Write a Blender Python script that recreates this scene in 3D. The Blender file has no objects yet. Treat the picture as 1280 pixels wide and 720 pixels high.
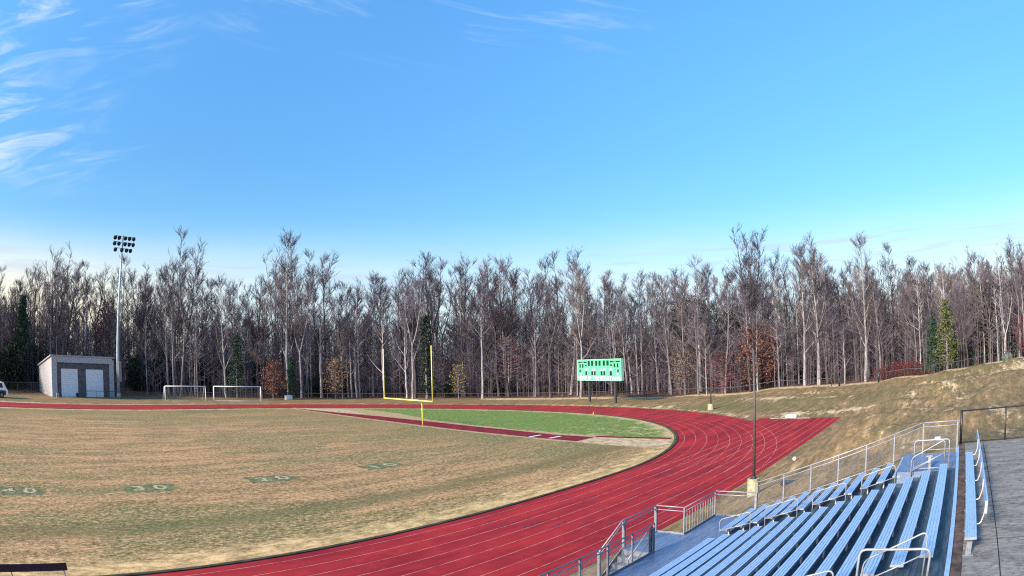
import bpy, bmesh, math, random
import numpy as np
from math import sin, cos, pi, radians, hypot, atan2, degrees
from mathutils import Vector, Matrix
SC = bpy.context.scene
COL = SC.collection
rng = random.Random(7)

# ------------------------------------------------------------------ camera
CX, CY, CZ = 7.8035, -57.7703, 7.5806
YAW, PIT, ROL = 0.85531, 0.10939, -0.026936
FPX, FB, FC = 805.8749, -0.085415, 0.0112326          # wide lens: r = f (t + b t^3 + c t^5), pixels of a 1280 wide frame
Fv = Vector((sin(YAW)*cos(PIT), cos(YAW)*cos(PIT), sin(PIT)))
R0 = Vector((cos(YAW), -sin(YAW), 0)); U0 = R0.cross(Fv)
Rv = cos(ROL)*R0 + sin(ROL)*U0; Uv = -sin(ROL)*R0 + cos(ROL)*U0
cd = bpy.data.cameras.new('camera'); cam = bpy.data.objects.new('camera', cd); COL.objects.link(cam)
cam.matrix_world = Matrix(((Rv.x, Uv.x, -Fv.x, CX), (Rv.y, Uv.y, -Fv.y, CY), (Rv.z, Uv.z, -Fv.z, CZ), (0, 0, 0, 1)))
cd.type = 'PANO'; cd.panorama_type = 'FISHEYE_LENS_POLYNOMIAL'
cd.sensor_width = 36; cd.fisheye_fov = radians(180)
cd.fisheye_polynomial_k0 = 0
cd.fisheye_polynomial_k1 = -0.04414840845628839
cd.fisheye_polynomial_k2 = 6.735941900384207e-06
cd.fisheye_polynomial_k3 = -7.508708566481682e-06
cd.fisheye_polynomial_k4 = -3.6744797351038174e-08
cd.clip_start = 0.1; cd.clip_end = 5000
SC.camera = cam
SC.cycles.use_denoising = False; SC.cycles.filter_width = 1.15; SC.cycles.sample_clamp_indirect = 2; SC.cycles.sample_clamp_direct = 5

def polar(az, D, z=0.0):                 # azimuth in degrees from the camera, distance
    a = radians(az); return (CX+sin(a)*D, CY+cos(a)*D, z)

# ------------------------------------------------------------------ world, sun, view
SC.view_settings.view_transform = 'Standard'; SC.view_settings.look = 'None'
SC.view_settings.gamma = 1; SC.view_settings.exposure = 1.3
SUN_AZ, SUN_EL = radians(-78), radians(24)      # azimuth from +y towards +x
w = bpy.data.worlds.new("World"); SC.world = w; w.use_nodes = True

class NT:
    def __init__(s, tree): s.t = tree; s.n = tree.nodes; s.l = tree.links
    def node(s, typ, **kw):
        n = s.n.new(typ)
        for k, v in kw.items():
            if k == 'inp':
                for a, b in v.items(): s.set(n.inputs[a], b)
            else: setattr(n, k, v)
        return n
    def set(s, sock, v):
        if isinstance(v, bpy.types.NodeSocket): s.l.new(v, sock)
        elif isinstance(v, bpy.types.Node): s.l.new(v.outputs[0], sock)
        else:
            if isinstance(v, (tuple, list)) and len(v) == 3 and sock.type == 'RGBA': v = (*v, 1)
            sock.default_value = v
    def m(s, op, a, b=0.0, c=0.0, clamp=False):
        n = s.node('ShaderNodeMath', operation=op, use_clamp=clamp)
        s.set(n.inputs[0], a); s.set(n.inputs[1], b); s.set(n.inputs[2], c); return n.outputs[0]
    def mix(s, f, a, b, typ='MIX'):
        n = s.node('ShaderNodeMix', data_type='RGBA', blend_type=typ)
        s.set(n.inputs[0], f); s.set(n.inputs[6], a); s.set(n.inputs[7], b); return n.outputs[2]
    def noise(s, vec, scale, detail=4, rough=.6, dist=0.0, stretch=None):
        if stretch:
            mp = s.node('ShaderNodeMapping'); s.set(mp.inputs[0], vec); s.set(mp.inputs['Scale'], stretch); vec = mp.outputs[0]
        n = s.node('ShaderNodeTexNoise'); s.set(n.inputs['Vector'], vec)
        n.inputs['Scale'].default_value = scale; n.inputs['Detail'].default_value = detail
        n.inputs['Roughness'].default_value = rough; n.inputs['Distortion'].default_value = dist
        return n.outputs[0]
    def ramp(s, f, lo, hi):
        n = s.node('ShaderNodeMapRange', interpolation_type='SMOOTHSTEP'); s.set(n.inputs[0], f)
        s.set(n.inputs[1], lo); s.set(n.inputs[2], hi); return n.outputs[0]

g = NT(w.node_tree); g.n.clear()
sky = g.node('ShaderNodeTexSky', sky_type='NISHITA'); sky.sun_disc = False
sky.sun_elevation = SUN_EL; sky.sun_rotation = SUN_AZ; sky.air_density = 1.0; sky.dust_density = 0.6; sky.ozone_density = 2.6
tc = g.node('ShaderNodeTexCoord'); sp = g.node('ShaderNodeSeparateXYZ'); g.set(sp.inputs[0], tc.outputs['Generated'])
X, Y, Z = sp.outputs
zc = g.m('MAXIMUM', Z, 0.03)
# direction measured along the view azimuth, so cirrus can be set out by bearing and height
az = g.m('ARCTAN2', X, Y)                    # radians from +y to +x
hor = g.m('SQRT', g.m('ADD', g.m('MULTIPLY', X, X), g.m('MULTIPLY', Y, Y)))
el = g.m('ARCTAN2', Z, hor)
cv = g.node('ShaderNodeCombineXYZ'); g.set(cv.inputs[0], g.m('DIVIDE', X, zc)); g.set(cv.inputs[1], g.m('DIVIDE', Y, zc))
col = sky.outputs[0]
ce0 = g.node('ShaderNodeCombineXYZ'); g.set(ce0.inputs[0], az); g.set(ce0.inputs[1], el)
hs = g.node('ShaderNodeHueSaturation'); hs.inputs['Saturation'].default_value = 1.12; hs.inputs['Hue'].default_value = 0.492; g.set(hs.inputs['Color'], col)
col = g.mix(1.0, hs.outputs[0], (0.86, 1.0, 1.08), 'MULTIPLY')
dim = g.m('ADD', .43, g.m('MULTIPLY', g.ramp(el, -.02, .80), .50)); dcol = g.node('ShaderNodeCombineXYZ')
g.set(dcol.inputs[0], g.m('MULTIPLY', dim, .84)); g.set(dcol.inputs[1], dim); g.set(dcol.inputs[2], g.m('MULTIPLY', dim, 1.08)); col = g.mix(1.0, col, dcol.outputs[0], 'MULTIPLY')
# pale band towards the horizon
hz = g.m('SUBTRACT', 1.0, g.ramp(el, 0.0, 0.32))
col = g.mix(g.m('MULTIPLY', hz, 0.35), col, (1.55, 2.65, 2.95))
hz2 = g.m('SUBTRACT', 1.0, g.ramp(el, .07, .23))
col = g.mix(g.m('MULTIPLY', hz2, g.m('ADD', .22, g.m('MULTIPLY', g.noise(ce0.outputs[0], 2.2, 5, .6, .3, (1.5, 9, 1)), .75))), col, (2.75, 3.0, 3.2))
# warm glow low on the left, fainter low on the far right
warm = g.m('MULTIPLY', g.m('SUBTRACT', 1.0, g.ramp(el, 0.04, 0.20)), g.m('SUBTRACT', 1.0, g.ramp(az, 0.05, 0.55)))
warm2 = g.m('MULTIPLY', g.m('SUBTRACT', 1.0, g.ramp(el, 0.02, 0.13)), g.ramp(az, 1.15, 1.65))
col = g.mix(g.m('MULTIPLY', g.m('ADD', warm, g.m('MULTIPLY', warm2, .6)), 0.8), col, (3.6, 3.1, 2.1))
# cirrus streaks
ce = g.node('ShaderNodeCombineXYZ'); g.set(ce.inputs[0], az); g.set(ce.inputs[1], el)
tilt = g.node('ShaderNodeMapping'); g.set(tilt.inputs[0], ce.outputs[0]); tilt.inputs['Rotation'].default_value = (0, 0, radians(-16)); 
n1 = g.noise(tilt.outputs[0], 2.2, 9, .62, 1.0, (2.2, 13, 1)); n2 = g.noise(tilt.outputs[0], 1.6, 3, .5, 0.4, (1.6, 3.2, 1))
wis = g.m('MULTIPLY', g.ramp(n1, .44, .76), g.ramp(n2, .33, .58))
left = g.m('MULTIPLY', g.m('SUBTRACT', 1.0, g.ramp(az, .0, .36)), g.m('MULTIPLY', g.ramp(el, .22, .30), 1.0))
ce2 = g.node('ShaderNodeMapping'); g.set(ce2.inputs[0], ce.outputs[0]); ce2.inputs['Rotation'].default_value = (0, 0, radians(12))
n3 = g.noise(ce2.outputs[0], 2.0, 8, .6, .8, (1.4, 12, 1))
top = g.m('MULTIPLY', g.m('MULTIPLY', g.ramp(n3, .50, .80), g.ramp(el, .44, .56)), g.m('MULTIPLY', g.ramp(az, .25, .5), g.m('SUBTRACT', 1.0, g.ramp(az, 1.0, 1.35))))
low = g.m('MULTIPLY', g.m('MULTIPLY', g.ramp(g.noise(ce.outputs[0], 2.4, 6, .6, .5, (2.2, 26, 1)), .48, .66), g.m('SUBTRACT', 1.0, g.ramp(el, .15, .185))), .5)
cl = g.m('ADD', g.m('MULTIPLY', g.m('MULTIPLY', wis, left), 1.15), g.m('MULTIPLY', top, .85), clamp=True)
col = g.mix(g.m('MULTIPLY', cl, .85), col, (2.6, 2.75, 2.95))
col = g.mix(g.m('MULTIPLY', low, g.ramp(el, .09, .13)), col, (1.7, 1.9, 2.35))
bg = g.node('ShaderNodeBackground'); g.set(bg.inputs[0], col); bg.inputs[1].default_value = 0.15
out = g.node('ShaderNodeOutputWorld'); g.l.new(bg.outputs[0], out.inputs[0])

sd = bpy.data.lights.new('sun', 'SUN'); sd.energy = 3.6; sd.angle = radians(9); sd.color = (1.0, .87, .70)
so = bpy.data.objects.new('sun', sd); COL.objects.link(so)
sdir = Vector((sin(SUN_AZ)*cos(SUN_EL), cos(SUN_AZ)*cos(SUN_EL), sin(SUN_EL)))
so.rotation_euler = sdir.to_track_quat('Z', 'Y').to_euler()

# ------------------------------------------------------------------ materials
def new_mat(name):
    m = bpy.data.materials.new(name); m.use_nodes = True; t = NT(m.node_tree); b = t.n['Principled BSDF']
    tcn = t.node('ShaderNodeTexCoord'); return m, t, b, tcn.outputs['Object']
def simple(name, c, rough=.6, metal=0.0, var=.12, scale=3.0, stretch=None, bump=0.0, spec=.5, c2=None, rand=0.0):
    m, t, b, O = new_mat(name)
    n = t.noise(O, scale, 5, .6, 0, stretch)
    c2 = c2 or tuple(min(1, x*(1+var*1.6)) for x in c); c1 = tuple(x*(1-var*1.6) for x in c)
    colr = t.mix(t.ramp(n, .3, .7), c1, c2)
    if rand:
        oi = t.node('ShaderNodeObjectInfo')
        k = t.m('ADD', 1-rand, t.m('MULTIPLY', oi.outputs['Random'], 2*rand)); cc = t.node('ShaderNodeCombineXYZ')
        for i in range(3): t.set(cc.inputs[i], k)
        colr = t.mix(1.0, colr, cc.outputs[0], 'MULTIPLY')
    t.set(b.inputs['Base Color'], colr); b.inputs['Roughness'].default_value = rough; b.inputs['Metallic'].default_value = metal
    b.inputs['Specular IOR Level'].default_value = spec
    if bump:
        bp = t.node('ShaderNodeBump'); bp.inputs['Strength'].default_value = bump; bp.inputs['Distance'].default_value = .02
        t.set(bp.inputs['Height'], n); t.set(b.inputs['Normal'], bp.outputs[0])
    return m
M = {}
M['alu'] = simple('seat_aluminium', (.34, .48, .67), .42, .30, .10, 5, (1, 6, 6))
M['alu2'] = simple('deck_aluminium', (.15, .20, .31), .42, .35, .20, 4, (.6, 8, 8))
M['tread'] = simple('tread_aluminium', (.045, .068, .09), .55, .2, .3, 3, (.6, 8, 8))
M['galv'] = simple('galvanised_steel', (.21, .22, .25), .5, .35, .12, 8)
M['rail'] = simple('pale_rail_steel', (.30, .30, .33), .45, .25, .10, 8)
M['brack'] = simple('bracket_steel', (.58, .47, .45), .5, .2, .12, 9)
M['wire'] = simple('wire_steel', (.33, .33, .36), .5, .4, .1, 9)
M['black'] = simple('black_coated_steel', (.018, .018, .022), .45, 0, .2, 9)
M['mossy'] = simple('mossy_stone', (.10, .12, .10), .9, 0, .3, 3, bump=.4, spec=.12)
M['dark'] = simple('dark_steel', (.05, .05, .055), .5, 0, .2, 5)
M['yellow'] = simple('yellow_paint', (.78, .70, .16), .4, 0, .08, 4)
M['white'] = simple('white_paint', (.80, .80, .80), .45, 0, .06, 4)
M['whitedoor'] = simple('white_door_paint', (.74, .76, .80), .45, 0, .05, 2)
M['trim'] = simple('grey_block', (.42, .42, .44), .8, 0, .18, 4, bump=.3, spec=.12)
M['stucco'] = simple('pale_block', (.35, .335, .34), .85, 0, .16, 5, bump=.3, spec=.12)
M['roofm'] = simple('roof_metal', (.33, .32, .31), .5, .2, .15, 2)
M['conc'] = simple('pole_base_concrete', (.36, .31, .20), .85, 0, .18, 4, bump=.4, spec=.12)
M['concgrey'] = simple('grey_concrete', (.34, .33, .31), .85, 0, .2, 2.5, bump=.3, spec=.12)
M['polegrey'] = simple('grey_pole', (.075, .062, .058), .5, .1, .15, 3)
M['polebright'] = simple('bright_pole', (.36, .42, .47), .4, .4, .10, 2)
M['glass'] = simple('dark_glass', (.02, .03, .04), .12, 0, .1, 2)
M['rubber'] = simple('rubber', (.02, .02, .02), .8, 0, .2, 8)
M['green'] = simple('scoreboard_green', (.10, .52, .27), .5, 0, .06, 2)
M['greenpale'] = simple('pale_green_frame', (.30, .62, .45), .5, 0, .06, 2)
M['digit'] = simple('dark_display', (.012, .03, .025), .4, 0, .2, 4)
M['orange'] = simple('orange_plastic', (.75, .16, .05), .5)
M['bark_pale'] = simple('pale_bark', (.30, .28, .285), .9, 0, .28, 1.2, (3, 3, .5), .5, rand=.22, spec=.12)
M['bark_mid'] = simple('grey_bark', (.165, .145, .158), .9, 0, .28, 1.2, (3, 3, .5), .5, rand=.25, spec=.12)
M['bark_dark'] = simple('dark_bark', (.075, .062, .066), .9, 0, .3, 1.2, (3, 3, .5), .5, rand=.25, spec=.12)
M['twig_a'] = simple('mauve_twigs', (.145, .118, .145), .9, 0, .3, .35, rand=.25, spec=.12)
M['twig_b'] = simple('brown_twigs', (.160, .126, .122), .9, 0, .3, .35, rand=.25, spec=.12)
M['twig_c'] = simple('dark_twigs', (.078, .063, .080), .9, 0, .3, .35, rand=.25, spec=.12)
def leafm(name, c, c2): return simple(name, c, .7, 0, .3, 1.4, c2=c2, spec=.15)
M['leaf_red'] = leafm('russet_leaves', (.11, .042, .035), (.25, .11, .075))
M['leaf_tan'] = leafm('tan_leaves', (.18, .11, .08), (.28, .18, .12))
M['leaf_crim'] = leafm('crimson_leaves', (.10, .022, .028), (.22, .05, .05))
M['leaf_dark'] = leafm('holly_leaves', (.010, .022, .014), (.03, .055, .032))
M['leaf_pine'] = leafm('pine_needles', (.015, .045, .028), (.05, .10, .055))
M['leaf_lime'] = leafm('yellow_green_needles', (.05, .08, .028), (.15, .165, .05))
M['leaf_gold'] = leafm('golden_leaves', (.25, .18, .05), (.42, .32, .10))

# brick
m, t, b, O = new_mat('dark_brick')
bk = t.node('ShaderNodeTexBrick'); t.set(bk.inputs['Vector'], O); bk.inputs['Scale'].default_value = 1.0
mp = t.node('ShaderNodeMapping'); t.set(mp.inputs[0], O); mp.inputs['Rotation'].default_value = (radians(90), 0, 0); t.set(bk.inputs['Vector'], mp.outputs[0])
bk.inputs['Color1'].default_value = (.055, .05, .06, 1); bk.inputs['Color2'].default_value = (.13, .115, .12, 1); bk.inputs['Mortar'].default_value = (.16, .15, .15, 1)
bk.inputs['Brick Width'].default_value = .6; bk.inputs['Row Height'].default_value = .22; bk.inputs['Mortar Size'].default_value = .015
t.set(b.inputs['Base Color'], bk.outputs[0]); b.inputs['Roughness'].default_value = .85; M['brick'] = m

# track surface
m, t, b, O = new_mat('red_rubber_track')
n = t.noise(O, .35, 5, .6, 0, (.35, 2.0, 1)); nb = t.noise(O, 1.1, 6, .65, .3); nf = t.noise(O, 60, 3, .6)
c = t.mix(t.ramp(n, .30, .72), (.21, .008, .016), (.41, .022, .025))
c = t.mix(t.m('MULTIPLY', t.ramp(nb, .45, .75), .45), c, (.46, .040, .040))
c = t.mix(t.m('MULTIPLY', t.ramp(nf, .4, .7), .35), c, (.10, .005, .010))
t.set(b.inputs['Base Color'], c); b.inputs['Roughness'].default_value = .92; b.inputs['Specular IOR Level'].default_value = .2
bp = t.node('ShaderNodeBump'); bp.inputs['Strength'].default_value = .5; bp.inputs['Distance'].default_value = .01; t.set(bp.inputs['Height'], nf); t.set(b.inputs['Normal'], bp.outputs[0]); M['track'] = m
M['runway'] = simple('dark_red_runway', (.17, .010, .020), .9, 0, .25, .8, (1, 1, 1), spec=.2)
m, t, b, O = new_mat('worn_white_line')
n = t.noise(O, 1.5, 5, .7); t.set(b.inputs['Base Color'], t.mix(t.ramp(n, .35, .6), (.36, .07, .065), (.52, .22, .18))); b.inputs['Roughness'].default_value = .8; b.inputs['Specular IOR Level'].default_value = .1; M['line'] = m
m, t, b, O = new_mat('worn_dark_mark'); t.set(b.inputs['Base Color'], t.mix(t.ramp(t.noise(O, 2.5, 5, .7), .40, .58), (.33, .03, .045), (.11, .03, .06))); b.inputs['Roughness'].default_value = .85; b.inputs['Specular IOR Level'].default_value = .1; M['mark'] = m

# ground: dry turf, forest floor, bare patches (per-vertex attributes: ground cover, plus sunlit terrace ridges painted paler)
m, t, b, O = new_mat('dry_turf')
at_w = t.node('ShaderNodeAttribute', attribute_name='wood'); at_p = t.node('ShaderNodeAttribute', attribute_name='patch'); at_g = t.node('ShaderNodeAttribute', attribute_name='lush')
n1 = t.noise(O, .12, 4, .6, .2, (.35, 1.3, 1)); n2 = t.noise(O, .9, 7, .78, 0, (.3, 1.6, 1)); n3 = t.noise(O, 1.6, 7, .82, 0, (.5, 1.2, 1)); n4 = t.noise(O, 7, 5, .88, 0, (.8, 1.1, 1))
c = t.mix(t.ramp(n2, .40, .60), (.14, .105, .05), (.30, .19, .095))
c = t.mix(t.m('MULTIPLY', t.ramp(n1, .50, .68), .55), c, (.12, .115, .045))
c = t.mix(t.m('MULTIPLY', t.ramp(n3, .52, .66), .6), c, (.40, .26, .135))
c = t.mix(t.m('MULTIPLY', t.ramp(n3, .48, .36), .6), c, (.07, .052, .024))
c = t.mix(t.m('MULTIPLY', t.ramp(n4, .50, .66), .45), c, (.42, .28, .15))
c = t.mix(t.m('MULTIPLY', t.ramp(n4, .48, .36), .5), c, (.045, .036, .018))
c = t.mix(t.m('MULTIPLY', at_g.outputs['Fac'], t.ramp(t.m('ADD', n3, t.m('MULTIPLY', n2, .4)), .60, .85)), c, (.10, .125, .05))
c = t.mix(t.m('MULTIPLY', at_g.outputs['Fac'], .12), c, (.09, .12, .045))
pm = t.ramp(t.m('ADD', at_p.outputs['Fac'], t.m('MULTIPLY', t.m('SUBTRACT', t.m('ADD', n3, t.m('MULTIPLY', t.m('SUBTRACT', n2, .5), 1.2)), .5), 2.6)), .30, .95)
c = t.mix(pm, c, t.mix(t.ramp(n3, .35, .7), (.48, .34, .19), (.70, .54, .33)))
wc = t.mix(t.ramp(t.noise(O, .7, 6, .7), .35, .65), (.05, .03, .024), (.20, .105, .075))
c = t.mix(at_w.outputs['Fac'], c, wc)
t.set(b.inputs['Base Color'], c); b.inputs['Roughness'].default_value = .95; b.inputs['Specular IOR Level'].default_value = .1
bp = t.node('ShaderNodeBump'); bp.inputs['Strength'].default_value = .6; bp.inputs['Distance'].default_value = .05; t.set(bp.inputs['Height'], n3)
t.set(b.inputs['Normal'], bp.outputs[0]); M['ground'] = m

# playing field
m, t, b, O = new_mat('dormant_field_turf')
so_ = t.node('ShaderNodeSeparateXYZ'); t.set(so_.inputs[0], O); fx, fy, _ = so_.outputs
n1 = t.noise(O, .10, 5, .62, .8, (.45, 1.5, 1)); n2 = t.noise(O, .45, 6, .68, .5, (.35, 1.5, 1)); n3 = t.noise(O, 1.1, 7, .85, .1, (.6, 1.3, 1)); n4 = t.noise(O, 4.2, 6, .9, 0, (.8, 1.1, 1))
c = t.mix(t.ramp(n2, .38, .62), (.20, .135, .062), (.42, .245, .118))
c = t.mix(t.m('MULTIPLY', t.ramp(n1, .45, .60), .72), c, (.115, .135, .05))
c = t.mix(t.m('MULTIPLY', t.ramp(n3, .52, .66), .7), c, (.66, .385, .205))
c = t.mix(t.m('MULTIPLY', t.ramp(n3, .48, .36), .75), c, (.085, .065, .028))
c = t.mix(t.m('MULTIPLY', t.ramp(n4, .505, .58), .6), c, (.72, .44, .235))
c = t.mix(t.m('MULTIPLY', t.ramp(n4, .495, .42), .7), c, (.065, .055, .025))
# greener towards the goal line and along the far side
gx = t.m('MULTIPLY', t.ramp(fx, 36, 58), t.ramp(n2, .38, .60)); gy = t.m('MULTIPLY', t.ramp(fy, 20, 33), t.ramp(n2, .36, .58))
c = t.mix(t.m('MULTIPLY', t.m('MAXIMUM', gx, gy), .55), c, (.105, .125, .05))
# mown darker bands along the sideline
band = t.m('ADD', t.m('ABSOLUTE', t.m('SUBTRACT', t.m('ADD', fy, t.m('MULTIPLY', n2, 3)), -28.5)), 0)
c = t.mix(t.m('MULTIPLY', t.m('MULTIPLY', t.m('SUBTRACT', 1, t.ramp(band, .3, 1.6)), t.ramp(n3, .3, .55)), .55), c, (.075, .09, .035))
# bleached strip beside the track
rx = t.m('MAXIMUM', t.m('SUBTRACT', fx, 42.1), 0); rr = t.m('SQRT', t.m('ADD', t.m('MULTIPLY', rx, rx), t.m('MULTIPLY', fy, fy)))
ed = t.ramp(t.m('ADD', rr, t.m('MULTIPLY', t.m('SUBTRACT', n3, .5), 4.5)), 33.6, 35.4)
c = t.mix(t.m('MULTIPLY', ed, .62), c, t.mix(t.ramp(n3, .40, .6), (.34, .23, .10), (.82, .56, .27)))
t.set(b.inputs['Base Color'], c); b.inputs['Roughness'].default_value = .95; b.inputs['Specular IOR Level'].default_value = .1
bp = t.node('ShaderNodeBump'); bp.inputs['Strength'].default_value = .7; bp.inputs['Distance'].default_value = .05; t.set(bp.inputs['Height'], n3); t.set(b.inputs['Normal'], bp.outputs[0]); M['field'] = m
# green sown area of the D
m, t, b, O = new_mat('green_turf')
so_ = t.node('ShaderNodeSeparateXYZ'); t.set(so_.inputs[0], O); fx, fy, _ = so_.outputs
n2 = t.noise(O, .5, 6, .68, .5, (1, 1, 1)); n3 = t.noise(O, 2.6, 7, .85)
c = t.mix(t.ramp(n3, .42, .58), (.06, .115, .028), (.21, .275, .075))
c = t.mix(t.m('MULTIPLY', t.ramp(n2, .50, .64), .4), c, (.27, .25, .09))
rx = t.m('MAXIMUM', t.m('SUBTRACT', fx, 42.1), 0); rr = t.m('SQRT', t.m('ADD', t.m('MULTIPLY', rx, rx), t.m('MULTIPLY', fy, fy)))
ed = t.ramp(t.m('ADD', rr, t.m('MULTIPLY', t.m('SUBTRACT', n2, .5), 6)), 34.2, 36.2)
e2 = t.m('SUBTRACT', 1.0, t.ramp(t.m('ADD', fx, t.m('MULTIPLY', n3, 1.0)), 59.9, 61.0))
bare = t.m('MULTIPLY', t.ramp(t.m('SUBTRACT', 0, fy), 14, 30), t.ramp(t.m('ADD', t.m('MULTIPLY', n2, .6), t.m('MULTIPLY', n3, .4)), .52, .58))
c = t.mix(t.m('MAXIMUM', ed, bare), c, t.mix(t.ramp(n3, .3, .7), (.38, .27, .14), (.58, .44, .24)))
t.set(b.inputs['Base Color'], c); b.inputs['Roughness'].default_value = .95; b.inputs['Specular IOR Level'].default_value = .1; M['greenturf'] = m
M['sand'] = simple('pale_sand', (.37, .265, .145), .95, 0, .25, 3, bump=.5, spec=.12)
M['drydirt'] = simple('pale_dirt', (.44, .325, .205), .95, 0, .25, 1.5, spec=.12)
M['kerb'] = simple('dark_kerb', (.055, .046, .036), .9, 0, .25, 1.5, spec=.12)
M['weeds'] = simple('weedy_edge', (.085, .105, .045), .95, 0, .4, 3, spec=.12)
M['paint'] = simple('worn_field_paint', (.36, .32, .21), .9, 0, .5, 5, spec=.12)
M['lush'] = simple('dark_green_grass', (.135, .135, .065), .95, 0, .35, 3, spec=.12)

# concourse slabs
m, t, b, O = new_mat('weathered_concrete')
bk = t.node('ShaderNodeTexBrick'); bk.offset = 0; mp = t.node('ShaderNodeMapping'); t.set(mp.inputs[0], O); mp.inputs['Location'].default_value = (.35, 58.95+3*2.05, 0)
t.set(bk.inputs['Vector'], mp.outputs[0]); bk.inputs['Scale'].default_value = 1
bk.inputs['Brick Width'].default_value = 2.6; bk.inputs['Row Height'].default_value = 2.05; bk.inputs['Mortar Size'].default_value = .014; bk.inputs['Mortar Smooth'].default_value = .2
n = t.noise(O, .9, 7, .72, .3, (2.2, .8, 1)); n2 = t.noise(O, 7, 6, .75, .2, (1.6, .8, 1)); n3 = t.noise(O, 40, 3, .7)
c = t.mix(t.ramp(n, .32, .68), (.125, .117, .11), (.25, .232, .212))
c = t.mix(t.m('MULTIPLY', t.ramp(n2, .50, .68), .65), c, (.38, .345, .29))
c = t.mix(t.m('MULTIPLY', t.ramp(n2, .48, .34), .75), c, (.03, .03, .034))
c = t.mix(t.m('MULTIPLY', t.ramp(n3, .45, .7), .30), c, (.20, .19, .18))
c = t.mix(bk.outputs['Fac'], c, (.022, .020, .020))
t.set(b.inputs['Base Color'], c); b.inputs['Roughness'].default_value = .9; b.inputs['Specular IOR Level'].default_value = .2
bp = t.node('ShaderNodeBump'); bp.inputs['Strength'].default_value = .5; bp.inputs['Distance'].default_value = .01; t.set(bp.inputs['Height'], n2); t.set(b.inputs['Normal'], bp.outputs[0]); M['slab'] = m
M['brownedge'] = simple('stained_concrete', (.10, .072, .062), .95, 0, .3, 3, bump=.4, spec=.12)

# ------------------------------------------------------------------ object helpers
def tag(o, label=None, cat=None, group=None, kind=None):
    if label: o['label'] = label
    if cat: o['category'] = cat
    if group: o['group'] = group
    if kind: o['kind'] = kind
    return o
def empty(name, loc, rz=0, label=None, cat=None, group=None):
    o = bpy.data.objects.new(name, None); COL.objects.link(o); o.location = loc; o.rotation_euler = (0, 0, rz); o.empty_display_size = .3
    return tag(o, label, cat, group)
class MB:
    def __init__(s): s.v = []; s.f = []; s.mi = []; s.cur = 0
    def box(s, x0, x1, y0, y1, z0, z1):
        k = len(s.v); s.v += [(x, y, z) for z in (z0, z1) for y in (y0, y1) for x in (x0, x1)]
        s.f += [tuple(k+i for i in q) for q in ((0, 2, 3, 1), (4, 5, 7, 6), (0, 1, 5, 4), (2, 6, 7, 3), (0, 4, 6, 2), (1, 3, 7, 5))]; s.mi += [s.cur]*6
        return s
    def tube(s, pts, r, n=8, cap=True):
        pts = [Vector(p) for p in pts]; rs = r if isinstance(r, (list, tuple)) else [r]*len(pts); k0 = len(s.v)
        prev = None
        for i, p in enumerate(pts):
            d = (pts[min(i+1, len(pts)-1)]-pts[max(i-1, 0)]).normalized()
            a = prev if prev is not None else (Vector((0, 0, 1)) if abs(d.z) < .9 else Vector((1, 0, 0)))
            a = (a-d*a.dot(d)).normalized(); b_ = d.cross(a); prev = a
            for j in range(n):
                q = p+(a*cos(2*pi*j/n)+b_*sin(2*pi*j/n))*rs[i]; s.v.append(tuple(q))
        for i in range(len(pts)-1):
            for j in range(n):
                A = k0+i*n+j; B = k0+i*n+(j+1) % n; s.f.append((A, B, B+n, A+n)); s.mi.append(s.cur)
        if cap:
            s.f.append(tuple(k0+j for j in range(n))[::-1]); s.f.append(tuple(k0+(len(pts)-1)*n+j for j in range(n))); s.mi += [s.cur]*2
        return s
    def prism(s, poly, z0, z1):
        k = len(s.v); n = len(poly); s.v += [(x, y, z0) for x, y in poly]+[(x, y, z1) for x, y in poly]
        s.f.append(tuple(range(k+n-1, k-1, -1))); s.f.append(tuple(range(k+n, k+2*n)))
        for j in range(n): s.f.append((k+j, k+(j+1) % n, k+n+(j+1) % n, k+n+j))
        s.mi += [s.cur]*(n+2); return s
    def face(s, pts): k = len(s.v); s.v += [tuple(p) for p in pts]; s.f.append(tuple(range(k, k+len(pts)))); s.mi.append(s.cur); return s
    def build(s, name, mat, parent=None, smooth=False, xf=None, bevel=0):
        me = bpy.data.meshes.new(name); vs = s.v if xf is None else [tuple(xf @ Vector(v)) for v in s.v]
        me.from_pydata(vs, [], s.f); mats = mat if isinstance(mat, (list, tuple)) else [mat]
        for q in mats: me.materials.append(q)
        me.polygons.foreach_set('material_index', s.mi)
        if smooth: me.polygons.foreach_set('use_smooth', [True]*len(s.f))
        me.validate(); me.update(); o = bpy.data.objects.new(name, me); COL.objects.link(o)
        if parent: o.parent = parent
        if bevel:
            md = o.modifiers.new('bevel', 'BEVEL'); md.width = bevel; md.segments = 2; md.limit_method = 'ANGLE'
        return o
def round_path(pts, r=.12, n=5):
    pts = [Vector(p) for p in pts]; out = [pts[0]]
    for i in range(1, len(pts)-1):
        a, b_, c_ = pts[i-1], pts[i], pts[i+1]; u = (a-b_).normalized(); v = (c_-b_).normalized()
        rr = min(r, (a-b_).length*.45, (c_-b_).length*.45)
        for k in range(n+1):
            s_ = k/n; out.append((b_+u*rr)*(1-s_)**2+b_*2*s_*(1-s_)+(b_+v*rr)*s_**2)
    out.append(pts[-1]); return out
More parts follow.
